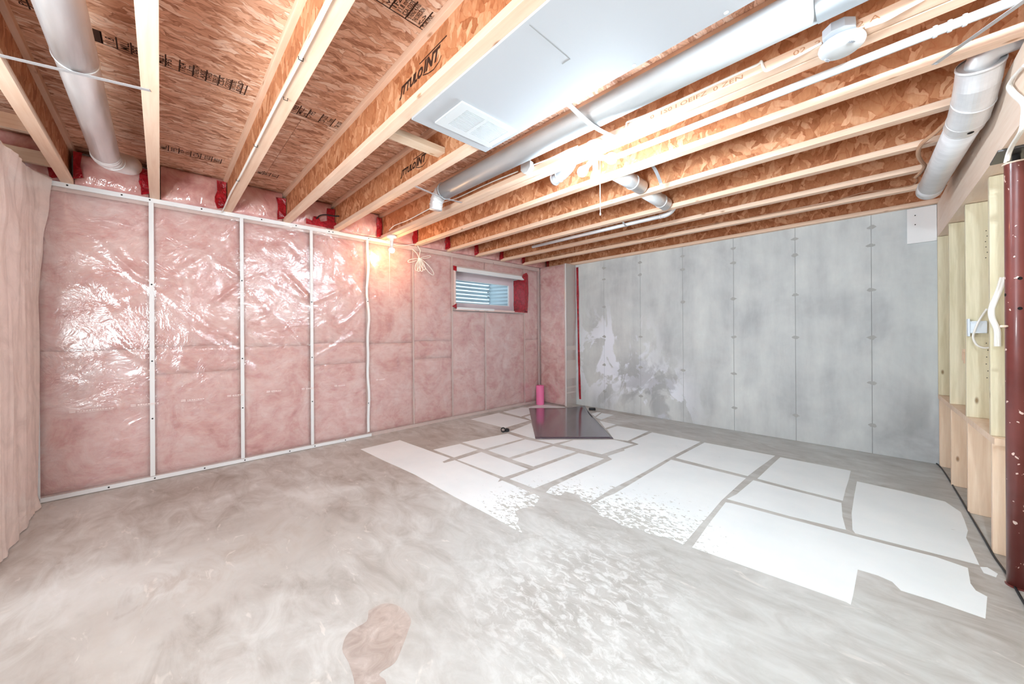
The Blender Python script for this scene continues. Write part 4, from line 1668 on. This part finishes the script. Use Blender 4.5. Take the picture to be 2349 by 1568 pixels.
lathe(bm, [(0, 0), (.004, .004), (.0045, .012), (.002, .02)], 10, Matrix.Translation(c1 - V((0, 0, .012))))
link('pull_cord', bm, M_white, lamp)

l2x, l2y = .27, 1.945
l2 = thing('ceiling_light', 'bare warm bulb on a white porcelain holder above the pink insulated wall', 'lamp', (l2x, l2y, H))
bm = bmesh.new()
lathe(bm, [(.05, H - .0005), (.057, H - .012), (.057, H - .022), (.05, H - .03), (.026, H - .036), (.023, H - .062), (.018, H - .066)], 28, Matrix.Translation((l2x, l2y, 0)))
link('porcelain_holder', bm, M_white, l2, True)
bm = bmesh.new()
lathe(bm, [(.016, H - .06), (.018, H - .075), (.018, H - .115), (.015, H - .12)], 18, Matrix.Translation((l2x, l2y, 0)))
link('socket_extender', bm, M_white, l2, True)
bm = bmesh.new()
a19(bm, Matrix.Translation((l2x, l2y, H - .2)))
o = link('bulb', bm, M_bulb_w, l2, True)
bm = bmesh.new()
a19_collar(bm, Matrix.Translation((l2x, l2y, H - .2)))
link('bulb_collar', bm, M_white, o, True)
bm = bmesh.new()
tube(bm, [(l2x - .02, l2y - .015, H - .05), (l2x - .035, l2y - .012, H - .08), (l2x - .036, l2y - .012, 1.66)], .0012, 6)
link('pull_chain', bm, M_cable, l2)

# unseen fill bulb, added out of frame to brighten the right side
for (x, y, lab) in ((4.58, 1.28, 'added fill bulb on a porcelain holder, unseen, out of the frame'),):
    l3 = thing('ceiling_light', lab, 'lamp', (x, y, TOP))
    bm = bmesh.new()
    lathe(bm, [(.057, TOP - .0005), (.057, TOP - .022), (.05, TOP - .03), (.026, TOP - .036), (.02, TOP - .30), (.02, TOP - .345)], 24, Matrix.Translation((x, y, 0)))
    link('porcelain_holder', bm, M_white, l3, True)
    bm = bmesh.new()
    a19(bm, Matrix.Translation((x, y, TOP - .42)), 1.0)
    link('bulb', bm, M_bulb_fill, l3, True)

# ------------------------------------------------------------------ smoke detector and its box
sx, sy = 4.17, 1.945
sd_ = thing('smoke_detector', 'round white smoke detector hanging on a steel box under the doubled joist', 'smoke detector', (sx, sy, H))
bm = bmesh.new()
lathe(bm, [(.05, 0), (.052, -.003), (.052, -.034), (.048, -.036)], 8, Matrix.Translation((sx - .004, sy - .045, H + .034)) @ Matrix.Rotation(PI / 8, 4, 'Z'))
link('junction_box', bm, M_box, sd_)
bm = bmesh.new()
lathe(bm, [(.062, H - .0006), (.070, H - .006), (.072, H - .016), (.069, H - .026), (.058, H - .036), (.035, H - .041), (0, H - .042)], 44, Matrix.Translation((sx, sy, 0)))
link('body', bm, M_vent, sd_, True)
for (ang) in (2.7, 5.4):
    for k in range(6):
        c = V((sx + .05 * math.cos(ang), sy + .05 * math.sin(ang), H - .0388))
        off = (k - 2.5) * .0045
        bm = bmesh.new()
        box(bm, -.0008, .0008, -.007 + abs(off) * .3, .007 - abs(off) * .3, -.004, .0006, Matrix.Translation(c + V((off * math.sin(ang), -off * math.cos(ang), 0))) @ Matrix.Rotation(ang + 1.2, 4, 'Z'))
        link('sound_slot', bm, M_box, sd_)

# octagon box on the side of the doubled joist
ob = thing('junction_box', 'small white octagonal junction box on the side of the doubled joist', 'junction box', (2.503, 1.90, 2.40))
bm = bmesh.new()
lathe(bm, [(.048, 0), (.05, .003), (.05, .036), (.046, .038)], 8, frame3((2.503, 1.9145, 2.402), (1, 0, 0), (0, 0, 1)) @ Matrix.Rotation(PI / 8, 4, 'Z'))
link('box', bm, M_vent, ob)
bm = bmesh.new()
lathe(bm, [(.051, .038), (.051, .041), (0, .0415)], 8, frame3((2.503, 1.9145, 2.402), (1, 0, 0), (0, 0, 1)) @ Matrix.Rotation(PI / 8, 4, 'Z'))
link('cover', bm, M_vent, ob)


# ------------------------------------------------------------------ cables
def cable(pts, r, mat, label, n=6):
    bm = bmesh.new()
    tube(bm, smooth_pts(pts, n), r, 8)
    return tag(link('cable', bm, mat), label, 'cable')


ya = 1.908
o = cable([on_y(u, v, ya) for u, v in ((1380, 315), (1405, 312), (1428, 304), (1436, 292), (1438, 281), (1450, 276), (1500, 256), (1600, 211), (1700, 165), (1738, 148), (1746, 141), (1750, 152), (1757, 162), (1775, 155), (1830, 128), (1885, 98))], .0052, M_cable, 'white cable from the lit bulbs along the doubled joist to the smoke detector')
cable([on_y(u, v, ya) for u, v in ((1985, 62), (2030, 46), (2070, 24), (2110, 2), (2160, -25))], .006, M_cable, 'white cable leaving the smoke detector towards the upper right')
cable([on_y(u, v, ya) for u, v in ((1325, 335), (1300, 345), (1265, 362), (1221, 379))], .0048, M_cable, 'white cable between the lit bulbs and the octagonal junction box')
cable([on_y(u, v, ya) for u, v in ((1188, 393), (1150, 408), (1110, 425), (1078, 440), (1045, 455), (1008, 467), (975, 484), (935, 505), (905, 517), (893, 528))], .0048, M_cable, 'white cable from the octagonal junction box to the warm bulb on the left')
o = cable([on_z(u, v, H - .007) + V((0, 0, 0)) for u, v in ((775, -30), (757, 0), (722, 70), (690, 133), (660, 190), (622, 262), (587, 333), (553, 400), (530, 440), (515, 475))] + [V((.03, .41, 2.345))], .0058, M_cable, 'white cable stapled along the lower edge of a joist at the upper left')
for (u, v) in ((690, 133), (655, 225), (587, 333), (545, 412)):
    c = on_z(u, v, H - .004)
    bm = bmesh.new()
    tube(bm, [c + V((0, -.009, .003)), c + V((0, -.008, -.010)), c + V((0, .008, -.010)), c + V((0, .009, .003))], .0018, 6)
    link('staple', bm, M_screw, o)
cable([V((.035, y, z)) for y, z in ((1.30, 2.362), (1.6, 2.35), (1.80, 2.355), (1.93, 2.352), (2.06, 2.325), (2.20, 2.325), (2.34, 2.365), (2.40, 2.372), (2.42, 2.35))], .0042, M_cable, 'thin white cable strung along the top of the pink wall past the warm bulb')
# coiled bundle
bm = bmesh.new()
cy_, cz_ = 2.425, 2.19
tube(bm, smooth_pts([(.035, 2.415, 2.352), (.05, 2.44, 2.30), (.05, 2.43, 2.24), (.05, cy_, cz_)]), .0042, 8)
tube(bm, smooth_pts([(.05, 2.33, 2.30), (.055, 2.39, 2.25), (.05, cy_, cz_)]), .0042, 8)
loops = [(-.16, -.06, .022), (.17, .055, .016), (-.05, -.16, .03), (-.015, -.17, .03), (.03, -.165, .032), (.07, -.14, .03), (.20, -.19, .04)]
for k, (dy, dz, w) in enumerate(loops):
    L = math.hypot(dy, dz)
    uy, uz = dy / L, dz / L
    P = []
    for q in range(13):
        a = 2 * PI * q / 12
        t = .5 - .5 * math.cos(a)
        s = math.sin(a) * w * (t ** .4)
        P.append((.05 + .004 * k, cy_ + uy * L * t - uz * s, cz_ + uz * L * t + uy * s))
    tube(bm, smooth_pts(P, 3), .0042, 6, caps=False)
lathe(bm, [(.012, -.012), (.014, 0), (.012, .012)], 10, Matrix.Translation((.05, cy_, cz_)))
tag(link('cable_coil', bm, M_cable), 'bundle of coiled white cable hanging on the pink wall left of the window', 'cable')
# sagging cable at the far joists
P = [(1250, 590), (1340, 571), (1440, 553), (1500, 546), (1560, 526), (1640, 512), (1700, 503), (1800, 484), (1891, 467), (1930, 456), (1977, 442), (2030, 435), (2083, 427), (2100, 419), (2103, 411), (2092, 405)]
cable([on_y(u, v, 4.392) for u, v in P], .0045, M_cable_br, 'thin cable sagging along the second joist from the concrete wall')
cable([on_z(u, v, H - .006) for u, v in ((2190, 262), (2150, 300), (2114, 330), (2106, 352), (2112, 368), (2121, 380), (2112, 395), (2100, 406))], .011, M_cable_br, 'brownish cable hanging below the joists left of the wide round duct', 5)

# ------------------------------------------------------------------ things on the floor
c4 = [on_z(*p) for p in ((1213, 936.5), (1341, 936.5), (1407, 1006), (1228, 1006.5))]
bm = bmesh.new()
nu, nv = 24, 20
g0, g1 = [], []
for i in range(nu + 1):
    ra, rb = [], []
    for j in range(nv + 1):
        s, t = i / nu, j / nv
        p = (c4[0] * (1 - s) + c4[1] * s) * (1 - t) + (c4[3] * (1 - s) + c4[2] * s) * t
        lift = .045 * max(0, (s - .45) / .55) ** 2 * max(0, 1 - t / .3) ** 1.6
        ra.append(bm.verts.new((p.x, p.y, .0015 + lift)))
        rb.append(bm.verts.new((p.x, p.y, .0055 + lift)))
    g0.append(ra); g1.append(rb)
for i in range(nu):
    for j in range(nv):
        bm.faces.new((g1[i][j], g1[i + 1][j], g1[i + 1][j + 1], g1[i][j + 1]))
        bm.faces.new((g0[i][j], g0[i][j + 1], g0[i + 1][j + 1], g0[i + 1][j]))
for i in range(nu):
    for j in (0, nv):
        bm.faces.new((g0[i][j], g0[i + 1][j], g1[i + 1][j], g1[i][j]))
for j in range(nv):
    for i in (0, nu):
        bm.faces.new((g0[i][j], g0[i][j + 1], g1[i][j + 1], g1[i][j]))
tag(link('exercise_mat', bm, M_mat, None, True), 'glossy black mat lying on the white painted floor, far corner curled up', 'mat')

bm = bmesh.new()
lathe(bm, [(.055, .001), (.0655, .001), (.068, .006), (.068, .318), (.064, .324), (.03, .324), (.028, .318), (.028, .30), (0, .30)], 36, Matrix.Translation((.150, 4.652, 0)))
tag(link('foam_roller', bm, M_roller, None, True), 'bright pink foam roller standing upright in the far corner', 'foam roller')

bm = bmesh.new()
M = aim((1.05, 4.86, .021), (1, .95, 0))
lathe(bm, [(.0, -.05), (.016, -.05), (.02, -.046), (.02, .046), (.016, .05), (0, .05)], 20, M)
tag(link('small_roll', bm, M_black, None, True), 'small black roll lying behind the curled corner of the mat', 'roll')

for (u, v, tilt, lab) in ((1154, 991, 1.0, 'small dark ring leaning on the painted floor, left of its pair'), (1163, 989, .05, 'small dark ring lying on the painted floor, right of its pair')):
    p = on_z(u, v)
    bm = bmesh.new()
    M = Matrix.Translation((p.x, p.y, .016 + .018 * math.sin(tilt))) @ Matrix.Rotation(YAW, 4, 'Z') @ Matrix.Rotation(tilt, 4, 'X')
    lathe(bm, [(.020, -.014), (.027, -.014), (.029, -.010), (.029, .010), (.027, .014), (.020, .014), (.018, .010), (.018, -.010), (.020, -.014)], 28, M, cap=False)
    tag(link('tape_ring', bm, M_black, None, True), lab, 'ring', 'pair of dark rings')
